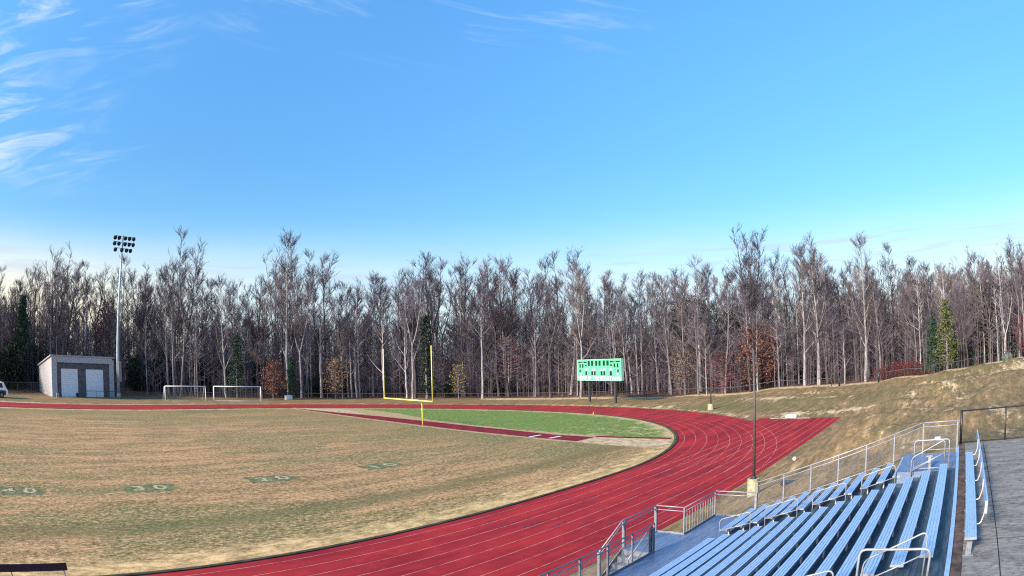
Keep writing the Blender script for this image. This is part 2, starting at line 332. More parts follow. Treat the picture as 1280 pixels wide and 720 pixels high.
def np_mesh(name, V, Q, mat, parent=None, smooth=False):
    me = bpy.data.meshes.new(name); k = Q.shape[1]
    me.vertices.add(len(V)); me.vertices.foreach_set('co', np.ascontiguousarray(V, dtype=np.float32).ravel())
    me.loops.add(len(Q)*k); me.loops.foreach_set('vertex_index', np.ascontiguousarray(Q, dtype=np.int32).ravel())
    me.polygons.add(len(Q)); me.polygons.foreach_set('loop_start', np.arange(0, len(Q)*k, k, dtype=np.int32)); me.polygons.foreach_set('loop_total', np.full(len(Q), k, dtype=np.int32))
    if smooth: me.polygons.foreach_set('use_smooth', np.ones(len(Q), dtype=bool))
    me.materials.append(mat); me.update(calc_edges=True)
    o = bpy.data.objects.new(name, me); COL.objects.link(o)
    if parent: o.parent = parent
    return o
def segs_to_mesh(S, n):                 # S rows: x0 y0 z0 x1 y1 z1 r0 r1 -> n-sided tubes
    S = np.asarray(S, dtype=np.float64); P0 = S[:, :3]; P1 = S[:, 3:6]; d = P1-P0; d /= (np.linalg.norm(d, axis=1, keepdims=True)+1e-9)
    up = np.where(np.abs(d[:, 2:3]) < .9, np.array([[0, 0, 1.]]), np.array([[1., 0, 0]]))
    a = np.cross(d, up); a /= np.linalg.norm(a, axis=1, keepdims=True)+1e-9; b_ = np.cross(d, a)
    V = np.zeros((len(S), 2*n, 3))
    for j in range(n):
        t_ = 2*pi*j/n; o_ = a*cos(t_)+b_*sin(t_); V[:, j] = P0+o_*S[:, 6:7]; V[:, n+j] = P1+o_*S[:, 7:8]
    base = np.arange(len(S))[:, None]*2*n
    Q = np.concatenate([base+np.array([[j, (j+1) % n, n+(j+1) % n, n+j]]) for j in range(n)], 0)
    return V.reshape(-1, 3), Q
def copy_tree(o, parent=None):
    c_ = o.copy(); COL.objects.link(c_); c_.parent = parent
    for ch in [x for x in KIDS.get(o.name, [])]: copy_tree(ch, c_)
    return c_
KIDS = {}
def reg(o):
    KIDS[o.name] = list(o.children)
    for ch in o.children: reg(ch)
def struct(o): return tag(o, kind='structure')

# ------------------------------------------------------------------ terrain
# hill control points: azimuth and distance from the camera, height
HC = [polar(*p) for p in [
 (-20, 120, 0), (0, 112, 0), (0, 150, 2.2), (12, 150, 2.0), (14, 122, .1), (25, 122, .1), (25, 160, 1.6), (37, 122, .05), (37, 160, .8), (49, 115, 0), (49, 160, .6), (60, 108, .05), (60, 150, .5),
 (63, 82, .1), (67, 103, .35), (67, 140, .6), (72, 75, .2), (74, 90, .65), (74.5, 100, 1.05), (75, 140, 1.0), (79.5, 100, .95), (80, 80, .75), (80, 66, .35), (80, 140, 1.2),
 (86, 97, 1.6), (86, 80, 1.3), (84, 66, 1.35), (84, 50, 2.0), (84, 38, 2.35), (86, 140, 1.6), (90.3, 95, 2.3), (90, 75, 2.35), (90, 55, 2.8), (90, 38, 3.15), (90, 27, 3.25), (90, 140, 2.0),
 (94.5, 92, 2.95), (95, 70, 2.75), (95, 50, 3.0), (95, 35, 3.3), (97, 90, 3.3), (99, 60, 3.1), (99, 35, 3.4), (104, 80, 3.6), (104, 45, 3.5), (97, 140, 2.6), (110, 60, 3.6),
 (120, 30, 3.4), (140, 30, 3.4), (180, 30, 3.4), (115, 120, 3.6)]]
HC += [(x, y, z) for x in (33.4,) for (y, z) in ((-46.5, .15), (-48, .45), (-50, 1.0), (-52, 1.6), (-54, 2.25), (-56, 2.85), (-57.6, 3.2), (-60, 3.35), (-63, 3.4))]
HC += [(x, y, z) for x in (41.5, 52) for (y, z) in ((-46.5, .1), (-49.5, .8), (-52.5, 1.5), (-55.5, 2.15), (-58, 2.6))]
HC += [(62, -47, .1), (62, -50, .65), (62, -54, 1.35), (62, -59, 2.1), (72, -46, .15), (72, -50, .6), (76, -44, .2), (76, -38, .15), (74, -30, .15)]
HC = np.array(HC)
def terrain(x, y):
    x = np.asarray(x, float); y = np.asarray(y, float); sh = x.shape; x = x.ravel(); y = y.ravel()
    out_ = np.zeros_like(x)
    for i in range(0, len(x), 20000):
        d2 = (x[i:i+20000, None]-HC[None, :, 0])**2+(y[i:i+20000, None]-HC[None, :, 1])**2
        w_ = 1/(d2+2.5)**2.0; out_[i:i+20000] = (w_*HC[None, :, 2]).sum(1)/w_.sum(1)
    # flat pad: stadium and sprint chute
    dx = np.maximum(np.abs(x)-42.1, 0); ds = np.hypot(dx, y)-45.4
    cx_ = np.maximum(np.maximum(20-x, x-72.6), 0); cy_ = np.maximum(np.maximum(-45.4-y, y+35.4), 0); dc = np.hypot(cx_, cy_)
    d = np.minimum(ds, np.where((cx_ == 0) & (cy_ == 0), -1, dc)); t_ = np.clip((d-.3)/3.2, 0, 1); t_ = t_*t_*(3-2*t_)
    h = out_*t_
    # terraced ripples on the hillside
    hill = np.clip((h-.3)/1.2, 0, 1)*np.clip((x-34)/10, 0, 1)*np.clip((112-x)/15, 0, 1)
    h = h+hill*(.12*np.sin((y*1.0+x*.16)*.95)+.03*np.sin((y*1.3-x*.10)*2.1+1.3))
    # ground under the grandstand and the concourse
    ins = (x < 32.3) & (x > -30); prof = np.interp(-y, [46.2, 47.7, 49.5, 57.9, 58.5], [0, -.02, .25, 2.6, 3.0])
    h = np.where(ins & (y < -46.2), prof, h)
    far = np.hypot(x-CX, y-CY); h = h*np.clip(1-(far-260)/300, 0, 1)
    return h.reshape(sh)
def gz(x, y): return float(terrain(np.array([x]), np.array([y]))[0])
def axis(segs):
    out_ = []
    for a, b_, s in segs: out_ += list(np.arange(a, b_, s))
    return np.array(out_)
gxs = axis([(-2500, -400, 300), (-400, -100, 50), (-100, 28, 4), (28, 120, .7), (120, 200, 4), (200, 500, 50), (500, 3001, 300)])
gys = axis([(-2500, -400, 300), (-400, -100, 50), (-100, -78, 4), (-78, -20, .6), (-20, 60, 2), (60, 140, 4), (140, 500, 40), (500, 3001, 300)])
GX, GY = np.meshgrid(gxs, gys); GZ = terrain(GX, GY)
V = np.stack([GX.ravel(), GY.ravel(), GZ.ravel()], 1); nx, ny = len(gxs), len(gys)
ii = (np.arange(ny-1)[:, None]*nx+np.arange(nx-1)[None, :]).ravel(); Q = np.stack([ii, ii+1, ii+nx+1, ii+nx], 1)
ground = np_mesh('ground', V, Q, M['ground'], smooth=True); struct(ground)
azv = np.degrees(np.arctan2(V[:, 0]-CX, V[:, 1]-CY)); dv = np.hypot(V[:, 0]-CX, V[:, 1]-CY)
FD_AZ = [-30, 0, 12, 25, 37, 49, 58, 62, 67, 74.5, 80, 86, 90, 94.5, 97, 104, 120]
FD_D = [125, 118, 127, 126, 126, 119, 112, 108, 104, 100.5, 100, 97.5, 95, 92, 90, 88, 85]
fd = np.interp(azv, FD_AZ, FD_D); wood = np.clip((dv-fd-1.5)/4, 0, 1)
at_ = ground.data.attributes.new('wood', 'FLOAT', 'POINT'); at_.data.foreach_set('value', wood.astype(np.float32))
def blobs(lst):
    r_ = np.zeros(len(V))
    for (cx_, cy_, ra, rb, rot, s) in lst:
        c_, s_ = cos(radians(rot)), sin(radians(rot)); u = (V[:, 0]-cx_)*c_+(V[:, 1]-cy_)*s_; v_ = -(V[:, 0]-cx_)*s_+(V[:, 1]-cy_)*c_
        r_ = np.maximum(r_, s*np.clip(1.3-np.hypot(u/ra, v_/rb), 0, 1))
    return r_
patch = blobs([(75.5, -38.5, 2.2, 2.6, 0, 1), (76.5, -44.5, 1.8, 4.5, 10, 1), (91, -31, 3, 5, 0, .9), (86, -16, 1.6, 3.5, 20, .8), (88, -41, 1.5, 3, 0, .6), (97, -36, 2, 4, 0, .6),
  (92, -55, 1.4, 6, 0, .75), (84, -62, 3, 5, 60, .6), (88, -67, 5, 6, 60, .7), (70, -52, 1, 4, 80, .5), (60, -54.5, 6, .8, 5, .6), (52, -57.5, 7, .7, 4, .7), (66, -57.5, 8, .9, 6, .75), (45, -60.5, 6, .8, 0, .8),  # the long thin streaks put the light on terrace ridges into the turf colour
  (78, -52, 8, .9, 8, .5), (80, -56.5, 9, 1.1, 8, .7), (64, -49.5, 5, .7, 4, .45), (36, -60.3, 2.5, .7, 0, .6), (48, -52, 5, .6, 5, .45), (40, -55, 4, .6, 5, .4), (100, -20, 1.5, 6, 20, .45), (93, -71, 5, 6, 30, .6)])
ringd = np.hypot(np.maximum(V[:, 0]-42.1, 0), V[:, 1])-45.4
patch = np.maximum(patch, .62*np.clip(1-np.abs(ringd-.9)/1.3, 0, 1)*(V[:, 1] > -34)*(V[:, 0] > 0))
patch = np.maximum(patch, 1.25*np.clip(1.2-np.abs(dv-fd-.8)/3.2, 0, 1)*(azv > 46))
lush = blobs([(84, -27, 6, 12, 10, .9), (80, -50, 12, 2.0, 8, .7), (70, -59, 12, 2.0, 5, .5), (38, -62, 4, 1.5, 0, .8), (95, -62, 6, 8, 0, .7), (90, -47, 8, 3, 0, .5), (60, -51.5, 10, 1.2, 5, .4)])
at_ = ground.data.attributes.new('patch', 'FLOAT', 'POINT'); at_.data.foreach_set('value', patch.astype(np.float32))
at_ = ground.data.attributes.new('lush', 'FLOAT', 'POINT'); at_.data.foreach_set('value', lush.astype(np.float32))

# ------------------------------------------------------------------ track, field and markings
def stadium(r, n=72, x_lim=-60):
    p = [(x_lim, -r)]+[(42.1+r*cos(a), r*sin(a)) for a in np.linspace(-pi/2, pi/2, n)]+[(x_lim, r)]; return p
def ring_sheet(name, r0, r1, z, mat, a0=-pi/2, a1=pi/2, x_lim=-60, n=96, straight=True):
    mb = MB(); A = [(x_lim, -1, 0)] if straight else []
    pts = ([(x_lim, 0, -1)] if straight else [])+[(42.1, cos(a), sin(a)) for a in np.linspace(a0, a1, n)]+([(x_lim, 0, 1)] if straight else [])
    for (p, q) in zip(pts[:-1], pts[1:]):
        mb.face([(p[0]+p[1]*r0, p[2]*r0, z), (p[0]+p[1]*r1, p[2]*r1, z), (q[0]+q[1]*r1, q[2]*r1, z), (q[0]+q[1]*r0, q[2]*r0, z)])
    return struct(mb.build(name, mat))
RI, RO = 36.45, 45.3
ring_sheet('track', RI, RO, .012, M['track'])
mb = MB(); mb.face([(40, -RO-.05, .008), (72.2, -RO+.45, .008), (73.2, -35.5, .008), (70.2, -35.6, .008), (66, -38.0, .008), (40, -38, .008)]); struct(mb.build('sprint_chute', M['track']))
mb = MB(); mb.face([(x, y, .010) for x, y in stadium(36.12)]); struct(mb.build('football_field', M['field']))
ring_sheet('weedy_edge', 36.08, 36.3, .016, M['weeds'])
mb = MB()
pts = [(-60, 0, -1)]+[(42.1, cos(a), sin(a)) for a in np.linspace(-pi/2, pi/2, 96)]+[(-60, 0, 1)]
for p, q in zip(pts[:-1], pts[1:]):
    for (ra, rb, za, zb) in ((36.26, 36.26, 0, .06), (36.26, 36.44, .06, .06), (36.44, 36.44, .06, 0)):
        mb.face([(p[0]+p[1]*ra, p[2]*ra, za), (p[0]+p[1]*rb, p[2]*rb, zb), (q[0]+q[1]*rb, q[2]*rb, zb), (q[0]+q[1]*ra, q[2]*ra, za)])
struct(mb.build('track_kerb', M['kerb']))
for k in range(9):
    r = 37.02+k*.985
    ring_sheet('lane_line', r-.022, r+.022, .018, M['line'])
mb = MB()
for k in range(9):
    y = -(37.02+k*.985)
    if k > 0: mb.face([(42, y-.03, .0155), (42, y+.03, .0155), (72.9-.1*k, y+.03+.6*k/8, .0155), (72.9-.1*k, y-.03+.6*k/8, .0155)])
struct(mb.build('chute_lane_line', M['line']))
# dark relay and hurdle marks across the lanes
mb = MB(); r_ = random.Random(3)
for a0, xs in ((None, (27.6, 34.0, 40.6)), ):
    for X0 in xs:
        for k in range(8):
            y = -(37.5+k*.985); xk = X0+k*.62
            if r_.random() < .85: mb.face([(xk, y-.40, .020), (xk+1.5, y-.32, .020), (xk+1.5, y-.18, .020), (xk, y-.26, .020)])
for k in range(8):
    for aa in (-62, -40, -33, -14, 8, 22):
        rr = 37.5+k*.985; a = radians(aa+k*1.3+r_.uniform(-1, 1))
        if r_.random() < .8:
            for s_ in range(3):
                a1, a2 = a+s_*.012, a+(s_+1)*.012
                mb.face([(42.1+(rr-.1)*cos(a1), (rr-.1)*sin(a1), .020), (42.1+(rr+.12)*cos(a1), (rr+.12)*sin(a1), .020), (42.1+(rr+.12)*cos(a2), (rr+.12)*sin(a2), .020), (42.1+(rr-.1)*cos(a2), (rr-.1)*sin(a2), .020)])
struct(mb.build('lane_mark', M['mark']))
# green sown D, runway, sand pit, bare dirt
D_ = [(59.9, y) for y in (-31.3, 31.3)]
def dzone(r, x0, y0, y1, n=60):
    a0 = math.asin(max(-1, y0/r)); a1 = math.asin(min(1, y1/r)); return [(x0, y0)]+[(42.1+r*cos(a), r*sin(a)) for a in np.linspace(a0, a1, n) if 42.1+r*cos(a) > x0]+[(x0, y1)]
def clampr(x, y, r=35.95):
    d = hypot(max(x-42.1, 0), y)
    return (x, y) if d <= r else (42.1+(x-42.1)*r/d, y*r/d)
NEAR = [(57.9, 31.5), (57.55, 18.8), (57.0, 7.8), (56.1, -3.4), (54.9, -16.4), (54.0, -24.7)]
FAR_ = [(58.3, 31.5), (59.6, 20), (60.3, 12), (60.0, 1.65), (58.3, -13.6), (57.2, -19.8), (57.0, -24.6)]
r_ = random.Random(8)
def fray(a, b_, n, amp): return [(a[0]+(b_[0]-a[0])*i/n+r_.uniform(-amp, amp), a[1]+(b_[1]-a[1])*i/n) for i in range(n)]
edge = []
for a, b_ in zip(NEAR[:-1], NEAR[1:]): edge += fray((a[0]-.7, a[1]), (b_[0]-.7, b_[1]), 12, .22)
mb = MB(); mb.face([(*clampr(x, y), .013) for x, y in edge+[(52.9, -28.9), (52.3, -33.2), (54.9, -34.6), (58.6, -33.4), (60.2, -24), (61.5, -12), (63.6, 2), (66.5, 14), (67.4, 26), (60.5, 33)]]); struct(mb.build('bare_strip', M['sand']))
gl = [(66.4, 25.4), (65.1, 13.7), (61.6, 2.85), (59.2, -12.9), (58.2, -23.5), (57.9, -32.0)]; ge_ = []
for a, b_ in zip(gl[:-1], gl[1:]): ge_ += fray(a, b_, 16, .3)
arc = [(42.1+35.85*cos(a), 35.85*sin(a)) for a in np.linspace(atan2(-32.4, 57.9-42.1), atan2(25.4, 66.4-42.1), 60)]
mb = MB(); mb.face([(x, y, .017) for x, y in ge_+arc]); struct(mb.build('green_turf', M['greenturf']))
mb = MB(); mb.face([(x, y, .022) for x, y in NEAR+FAR_[::-1]]); struct(mb.build('jump_runway', M['runway']))
mb = MB(); mb.face([(*clampr(x, y), .024) for x, y in ((57.05, -24.5), (57.9, -24.5), (58.4, -32.2), (57.5, -32.2))]); struct(mb.build('runway_apron', M['runway']))
mb = MB(); mb.face([(*clampr(x, y), .021) for x, y in ((53.9, -24.9), (57.0, -25.1), (57.3, -29), (57.3, -33.0), (54.9, -33.9), (52.8, -33.0), (52.8, -28.9))]); struct(mb.build('sand_pit', M['drydirt']))
mb = MB(); mb.face([(58.5, 20.5, .020), (61.0, 16.5, .020), (63.9, 27, .020), (60, 31.5, .020), (58.6, 33.6, .020), (57.2, 31.8, .020)]); struct(mb.build('bare_dirt', M['drydirt']))
mb = MB()
for y in (-18.9, -21.3): mb.face([(54.7, y, .026), (56.4, y, .026), (56.4, y+.35, .026), (54.7, y+.35, .026)])
struct(mb.build('takeoff_board', M['white']))
# worn numbers painted on the field, each in a patch of darker grass
for num, nx_ in (('4 0', 8.9), ('3 0', 17.6), ('2 0', 26.3), ('1 0', 35.3)):
    mb = MB(); r_ = random.Random(int(nx_)); pl = []
    for k in range(28):
        a = 2*pi*k/28; q = 1/max(abs(cos(a))/1.75, abs(sin(a))/1.15); q *= r_.uniform(.75, 1.1); pl.append((nx_+q*cos(a), -21.2+q*sin(a), .0145))
    mb.face(pl); struct(mb.build('number_grass', M['lush']))
    cu = bpy.data.curves.new('t', 'FONT'); cu.body = num; cu.size = 2.6; cu.align_x = 'CENTER'; cu.align_y = 'CENTER'; cu.offset = .05
    to = bpy.data.objects.new('t', cu); COL.objects.link(to); dg = bpy.context.evaluated_depsgraph_get()
    me = bpy.data.meshes.new_from_object(to.evaluated_get(dg)); bpy.data.objects.remove(to)
    me.materials.clear(); me.materials.append(M['paint']); o = bpy.data.objects.new('yard_number', me); COL.objects.link(o); o.location = (nx_, -21.2, .020); o.scale = (.72, .66, 1); struct(o)
# concrete apron in front of the shed, verge strip beside the far straight
mb = MB(); mb.face([(8, 45.5, .014), (60, 45.5, .014), (66, 47.2, .014), (33, 47.6, .014), (8, 47.2, .014)]); struct(mb.build('gravel_verge', M['drydirt']))
mb = MB(); mb.face([(20, 47.7, .018), (35, 47.7, .018), (36.5, 64.0, .018), (22, 61.0, .018)]); struct(mb.build('concrete_apron', M['concgrey']))

# ------------------------------------------------------------------ chain link
def chainlink(p0, p1, h, sp, r, z0=.05, h1=None):
    p0 = Vector(p0); p1 = Vector(p1); L = (p1-p0).length; out_ = []; h1 = h if h1 is None else h1
    def P(u, v): q = p0.lerp(p1, u/L); return (q.x, q.y, q.z+z0+v)
    H = h-z0; k = -H
    while k < L:
        a, b_ = max(k, 0), min(k+H, L)
        if b_ > a: out_.append((*P(a, a-k), *P(b_, b_-k), r, r)); out_.append((*P(a, H-(a-k)), *P(b_, H-(b_-k)), r, r))
        k += sp
    return out_
def link_part(segs, mat, parent, name='chain_link'):
    V_, Q_ = segs_to_mesh(segs, 3); return np_mesh(name, V_, Q_, mat, parent)

# ------------------------------------------------------------------ grandstand
XA, XB, XE = 27.19, 28.3, 31.5; X2, X3, X4 = 18.9, 17.8, 6.0
Y0, Z0_, RUN, RISE = -49.56, 1.19, .5676, .1806; ZD = .76; YD = -47.72; ZT = 3.45; YT = -57.92
st = empty('grandstand', (XA, YD, 0), 0, 'long aluminium grandstand of blue-tinted bench rows climbing the bank beside the red track', 'grandstand')
def P_(o): o.parent = st; o.matrix_parent_inverse = Matrix.Translation((-XA, -YD, 0)); return o
def part(mb, name, mat, **k): return P_(mb.build(name, mat, None, **k))
def sub(mb, name, mat, parent, **k): o = mb.build(name, mat, None, **k); o.parent = parent; return o
# decks
mb = MB(); y = YD
while y > Y0+.12-.01:
    y1 = max(y-.29, Y0+.1); mb.box(X4, XE+.08, y1+.006, y, ZD-.05, ZD+.0); y -= .29
part(mb, 'walkway_deck', M['alu2'])
mb = MB(); mb.box(26.2, 28.65, YD+.004, -46.45, ZD-.05, ZD); part(mb, 'stair_landing', M['alu2'])
for x0, x1 in ((X4, 26.3), (28.62, XE+.08)): mb = MB(); mb.box(x0, x1, YD+.005, YD+.045, ZD-.07, ZD+.06); part(mb, 'deck_edge', M['galv'])
mb = MB(); mb.box(28.66, 28.70, YD+.05, -46.42, ZD-.07, ZD+.03); part(mb, 'landing_edge', M['rail'])
for k in range(1, 15):
    mb = MB(); zt = Z0_+k*RISE-.43; ya = Y0-k*RUN+.12; yb = Y0-(k-1)*RUN+.12
    xe = XE if k < 12 else XB-.02
    for (a, b_) in ((ya+.003, ya+RUN*.5-.004), (ya+RUN*.5+.004, yb-.002)): mb.box(X4, xe, a, b_, zt-.04, zt)
    mb.box(X4, xe, yb-.012, yb-.002, zt-RISE-.0, zt-.045)
    part(mb, 'footboard', M['tread'])
zt = Z0_+14*RISE-.43
mb = MB(); x = XB
while x < XE: mb.box(x, min(x+.27, XE), YT+.10, Y0-12*RUN+.12+RUN, zt-.5, zt+.004); x += .28
part(mb, 'top_platform', M['alu2'])
mb = MB(); mb.box(X4, XB-.02, YT+.104, Y0-14*RUN+.118, ZT-.14, ZT-.10); part(mb, 'footboard', M['tread'])
mb = MB(); mb.box(X4, XE, YT+.0, YT+.10, ZT-.10, ZT+.02); part(mb, 'top_edge', M['alu'])
# half steps in the aisles
for (a, b_) in ((XA+.03, XB-.12), (X3+.05, X2-.05)):
    for k in range(1, 14):
        mb = MB(); zt = Z0_+k*RISE-.43; ya = Y0-k*RUN+.12; mb.box(a, b_, ya+.0, ya+.24, zt+.001, zt+RISE*.5); part(mb, 'aisle_step', M['tread'])
# benches, each with its brackets
nb = 0
for k in range(15):
    zs = Z0_+k*RISE; ys = Y0-k*RUN
    for (xa_, xb_) in ((X2, XA), (XB, XE-.05), (X4, X3)):
        if xa_ == XB and k > 11: continue
        mb = MB()
        # five raised ribs along a hollow plank
        for j in range(4): mb.box(xa_, xb_, ys-.03+j*.0685, ys-.03+j*.0685+.056, zs-.012, zs)
        mb.box(xa_, xb_, ys-.03, ys+.236, zs-.045, zs-.0125)
        bq = part(mb, 'bench', M['alu'])
        for xc_ in (xa_-.012, xb_+.001): mb = MB(); mb.box(xc_, xc_+.011, ys-.034, ys+.24, zs-.048, zs+.002); sub(mb, 'end_cap', M['rail'], bq)
        if xa_ == X2: xs = [XA-.3-1.62*i for i in range(5)]
        elif xa_ == XB: xs = [XB+.25, XE-.75]
        else: xs = [X3-.25-1.62*i for i in range(2)]
        for xk in xs:
            mb = MB(); zb = zs-.43+(RISE if k < 14 else 0)
            mb.box(xk-.045, xk+.045, ys-.022, ys+.02, zb, zs-.047); mb.box(xk-.03, xk+.03, ys+.02, ys+.20, zs-.075, zs-.047)
            sub(mb, 'bracket', M['brack'], bq)
# underframe
for x in np.arange(X4+.5, XE, 1.9):
    mb = MB(); mb.tube([(x, YD-.3, 0), (x, YD-.3, ZD-.06)], .05, 6); part(mb, 'deck_support', M['dark'])
    mb = MB(); mb.tube([(x, Y0+.1, ZD-.12), (x, YT+.1, ZT-.25)], .06, 6); part(mb, 'raker_beam', M['dark'])
for x0, x1 in ((X4, 26.2), (28.66, XE)): mb = MB(); mb.box(x0, x1, YD-.03, YD-.01, .0, ZD-.06); part(mb, 'skirt_panel', M['dark'])
# guard rails
def guard(pts, posts, infill='link', h=1.07, mid=.15, pr=.03, gap=.07, postw=.05, name='guard_rail'):
    mb = MB(); P3 = [Vector(p)+Vector((0, 0, h)) for p in pts]; mb.tube(round_path(P3, .06, 3), .024, 8)
    o = part(mb, name, M['rail'], smooth=True)
    mb = MB(); mb.tube(round_path([p-Vector((0, 0, mid)) for p in P3], .05, 3), .019, 8); sub(mb, 'mid_rail', M['rail'], o, smooth=True)
    mb = MB(); mb.tube([Vector(p)+Vector((0, 0, .06)) for p in pts], .016, 6); sub(mb, 'bottom_rail', M['rail'], o, smooth=True)
    for p in posts:
        mb = MB(); mb.box(p[0]-postw/2, p[0]+postw/2, p[1]-postw/2, p[1]+postw/2, p[2]-.12, p[2]+h-.02); sub(mb, 'post', M['galv'], o)
    for a, b_ in zip(pts[:-1], pts[1:]):
        if infill == 'link':
            V_, Q_ = segs_to_mesh(chainlink(a, b_, h-mid, gap, .0022, .08), 3); c_ = np_mesh('chain_link', V_, Q_, M['wire'], None); c_.parent = o
        elif infill == 'bars':
            a_ = Vector(a); bb = Vector(b_); n_ = int((bb-a_).length/.24); mb = MB()
            for i in range(1, n_): q = a_.lerp(bb, i/n_); mb.box(q.x-.012, q.x+.012, q.y-.012, q.y+.012, q.z+.06, q.z+h-mid)
            sub(mb, 'pickets', M['galv'], o)
    return o
def along(a, b_, n): a = Vector(a); b_ = Vector(b_); return [tuple(a.lerp(b_, i/n)) for i in range(n+1)]
YF = YD+.02
guard([(26.3, YF, ZD), (X4, YF, ZD)], along((26.3, YF, ZD), (X4+.1, YF, ZD), 14))
guard([(28.62, YF, ZD), (XE+.05, YF, ZD)], along((28.62, YF, ZD), (XE+.05, YF, ZD), 1), 'bars')
guard([(XE+.05, YF, ZD), (XE+.05, Y0+.05, ZD)], [(XE+.05, Y0+.05, ZD)], 'link', postw=.09)
guard([(28.62, YF, ZD), (28.62, -46.5, ZD)], [(28.62, -46.5, ZD)], None, postw=.10)
guard([(28.62, -46.5, ZD), (26.2, -46.5, ZD), (24.75, -46.5, ZD-.76)], [(26.3, -46.5, ZD), (24.75, -46.5, ZD-.76)], None, postw=.10, mid=.14)
ze0, ze1 = ZD+.42, ZT-.1
slope = [(XE+.08, Y0+.02, ze0), (XE+.08, -56.35, ze0+(Y0-(-56.35))*RISE/RUN)]
zz = slope[1][2]; guard(slope, along(slope[0], slope[1], 6)[:-1], 'link')
guard([(XE+.08, -56.4, zz), (XE+.08, YT+.06, zz)], [(XE+.08, -56.4, zz), (XE+.08, YT+.1, zz)], 'link', postw=.06)
guard([(26.2, YD+.10, ZD), (24.75, YD+.10, ZD-.76)], [(24.75, YD+.10, ZD-.76)], None, h=.95, mid=.45, postw=.045, name='stair_rail')
# the bent top of the rail beside the landing and its dark screen
mb = MB(); mb.box(26.02, 26.26, YD+.05, YD+.07, ZD+.02, ZD+.95); part(mb, 'dark_screen', M['black'])
# stair flight
for i in range(1, 4):
    mb = MB(); zt = ZD-.19*i; x1 = 26.2-.33*(i-1); mb.box(x1-.35, x1, YD+.10, -46.5, zt-.04, zt); mb.box(x1-.005, x1+.0, YD+.10, -46.5, zt-.02, zt+.15); part(mb, 'stair_tread', M['galv'])
for y in (YD+.06, -46.47):
    mb = MB(); mb.face([(26.2, y, ZD), (26.2, y, ZD-.3), (24.9, y, -.02), (24.75, y, .05)]); mb.face([(26.2, y+.03, ZD), (26.2, y+.03, ZD-.3), (24.9, y+.03, -.02), (24.75, y+.03, .05)][::-1])
    mb.face([(26.2, y, ZD), (24.75, y, .05), (24.75, y+.03, .05), (26.2, y+.03, ZD)]); part(mb, 'stair_stringer', M['dark'])
# aisle handrails
def hoop(x, y0, y1, z0, z1, h=.84, mid=.42):
    mb = MB(); p = [(x, y0, z0), (x, y0, z0+h), (x, y1, z1+h), (x, y1, z1)]; mb.tube(round_path(p, .16, 6), .018, 8)
    mb.tube([(x, y0, z0+mid), (x, y1, z1+mid)], .015, 8); return part(mb, 'aisle_handrail', M['rail'], smooth=True)
def tz(y): return Z0_-.43+max(0, math.ceil(round((Y0+.12-y)/RUN, 3)))*RISE
for i in range(5):
    ya = Y0+.22-i*1.72; yb = ya-1.17; hoop(XB-.14, ya, yb, tz(ya), tz(yb)); 
    if i > 2: hoop(X2-.42, ya, yb, tz(ya), tz(yb))
    else: hoop(X2-.42, ya, yb, tz(ya), tz(yb))
zt = Z0_+14*RISE-.43
for xx in (XB+.0, ):
    mb = MB(); mb.tube(round_path([(xx, -56.3, zt-.1), (xx, -56.3, zt+1.0), (xx, -57.55, zt+1.0), (xx, -57.55, zt-.02)], .12, 6), .024, 8); mb.tube([(xx, -56.3, zt+.10), (xx, -57.55, zt+.10)], .018, 8); mb.tube([(xx, -56.3, zt+.12), (xx, -57.5, zt+.62)], .018, 8); part(mb, 'platform_rail', M['rail'], smooth=True)
mb = MB(); xx = X3+.2; mb.tube(round_path([(xx, -56.2, zt-.2), (xx, -56.2, zt+.85), (xx, -57.5, zt+.85), (xx, -57.5, zt-.02)], .14, 6), .024, 8); mb.tube([(xx, -56.2, zt+.25), (xx, -57.5, zt+.25)], .018, 8); part(mb, 'platform_rail', M['rail'], smooth=True)
mb = MB(); mb.box(XB+.25, XB+.60, -56.95, -56.72, zt+.42, zt+.46); mb.box(XB+.30, XB+.34, -56.9, -56.8, zt, zt+.42); mb.box(XB+.5, XB+.54, -56.9, -56.8, zt, zt+.42); part(mb, 'single_seat', M['rail'])
mb = MB(); mb.box(XB+.05, XB+.30, -57.2, -57.0, zt+.95, zt+1.05); part(mb, 'small_sign', M['white'])

# ------------------------------------------------------------------ concourse
mb = MB(); mb.box(-20, 32.3, -75, YT-.24, ZT-.5, ZT); struct(mb.build('concourse', M['slab']))
mb = MB(); mb.box(-20, 32.3, YT-.232, YT-.005, ZT-.5, ZT-.012); struct(mb.build('concourse_edge', M['brownedge']))
# bench with a backrest on the concourse
bn = empty('spectator_bench', (23.6, -58.27, ZT), 0, 'long blue-grey aluminium bench with a thin backrest standing on the concrete concourse', 'bench')
def bp_(mb, name, mat, par=None, **k):
    o = mb.build(name, mat, par or bn, **k); return o
mb = MB()
for j in range(5): mb.box(-4.3, 4.3, -.125+j*.051, -.125+j*.051+.044, .432, .44)
mb.box(-4.3, 4.3, -.125, .124, .395, .4315); bp_(mb, 'seat', M['alu'])
for x in (-4.312, 4.301): mb = MB(); mb.box(x, x+.011, -.13, .13, .39, .444); bp_(mb, 'end_cap', M['rail'])
mb = MB(); mb.box(-3.35, 6.1, -.335, -.300, .60, .86); bp_(mb, 'backrest', M['alu'])
for x in (-4.0, -2.4, -.8, .8, 2.4, 4.0):
    mb = MB(); mb.box(x-.05, x+.05, -.06, .06, 0, .392); mb.box(x-.1, x+.1, -.12, .12, 0, .02); bp_(mb, 'leg', M['galv'])
for x in (-3.25, -1.3, .6, 2.5, 4.2):
    mb = MB(); mb.tube(round_path([(x, -.10, .375), (x, -.22, .375), (x, -.29, .58), (x, -.296, .84)], .1, 5), .016, 6); bp_(mb, 'backrest_bracket', M['brack'], smooth=True)
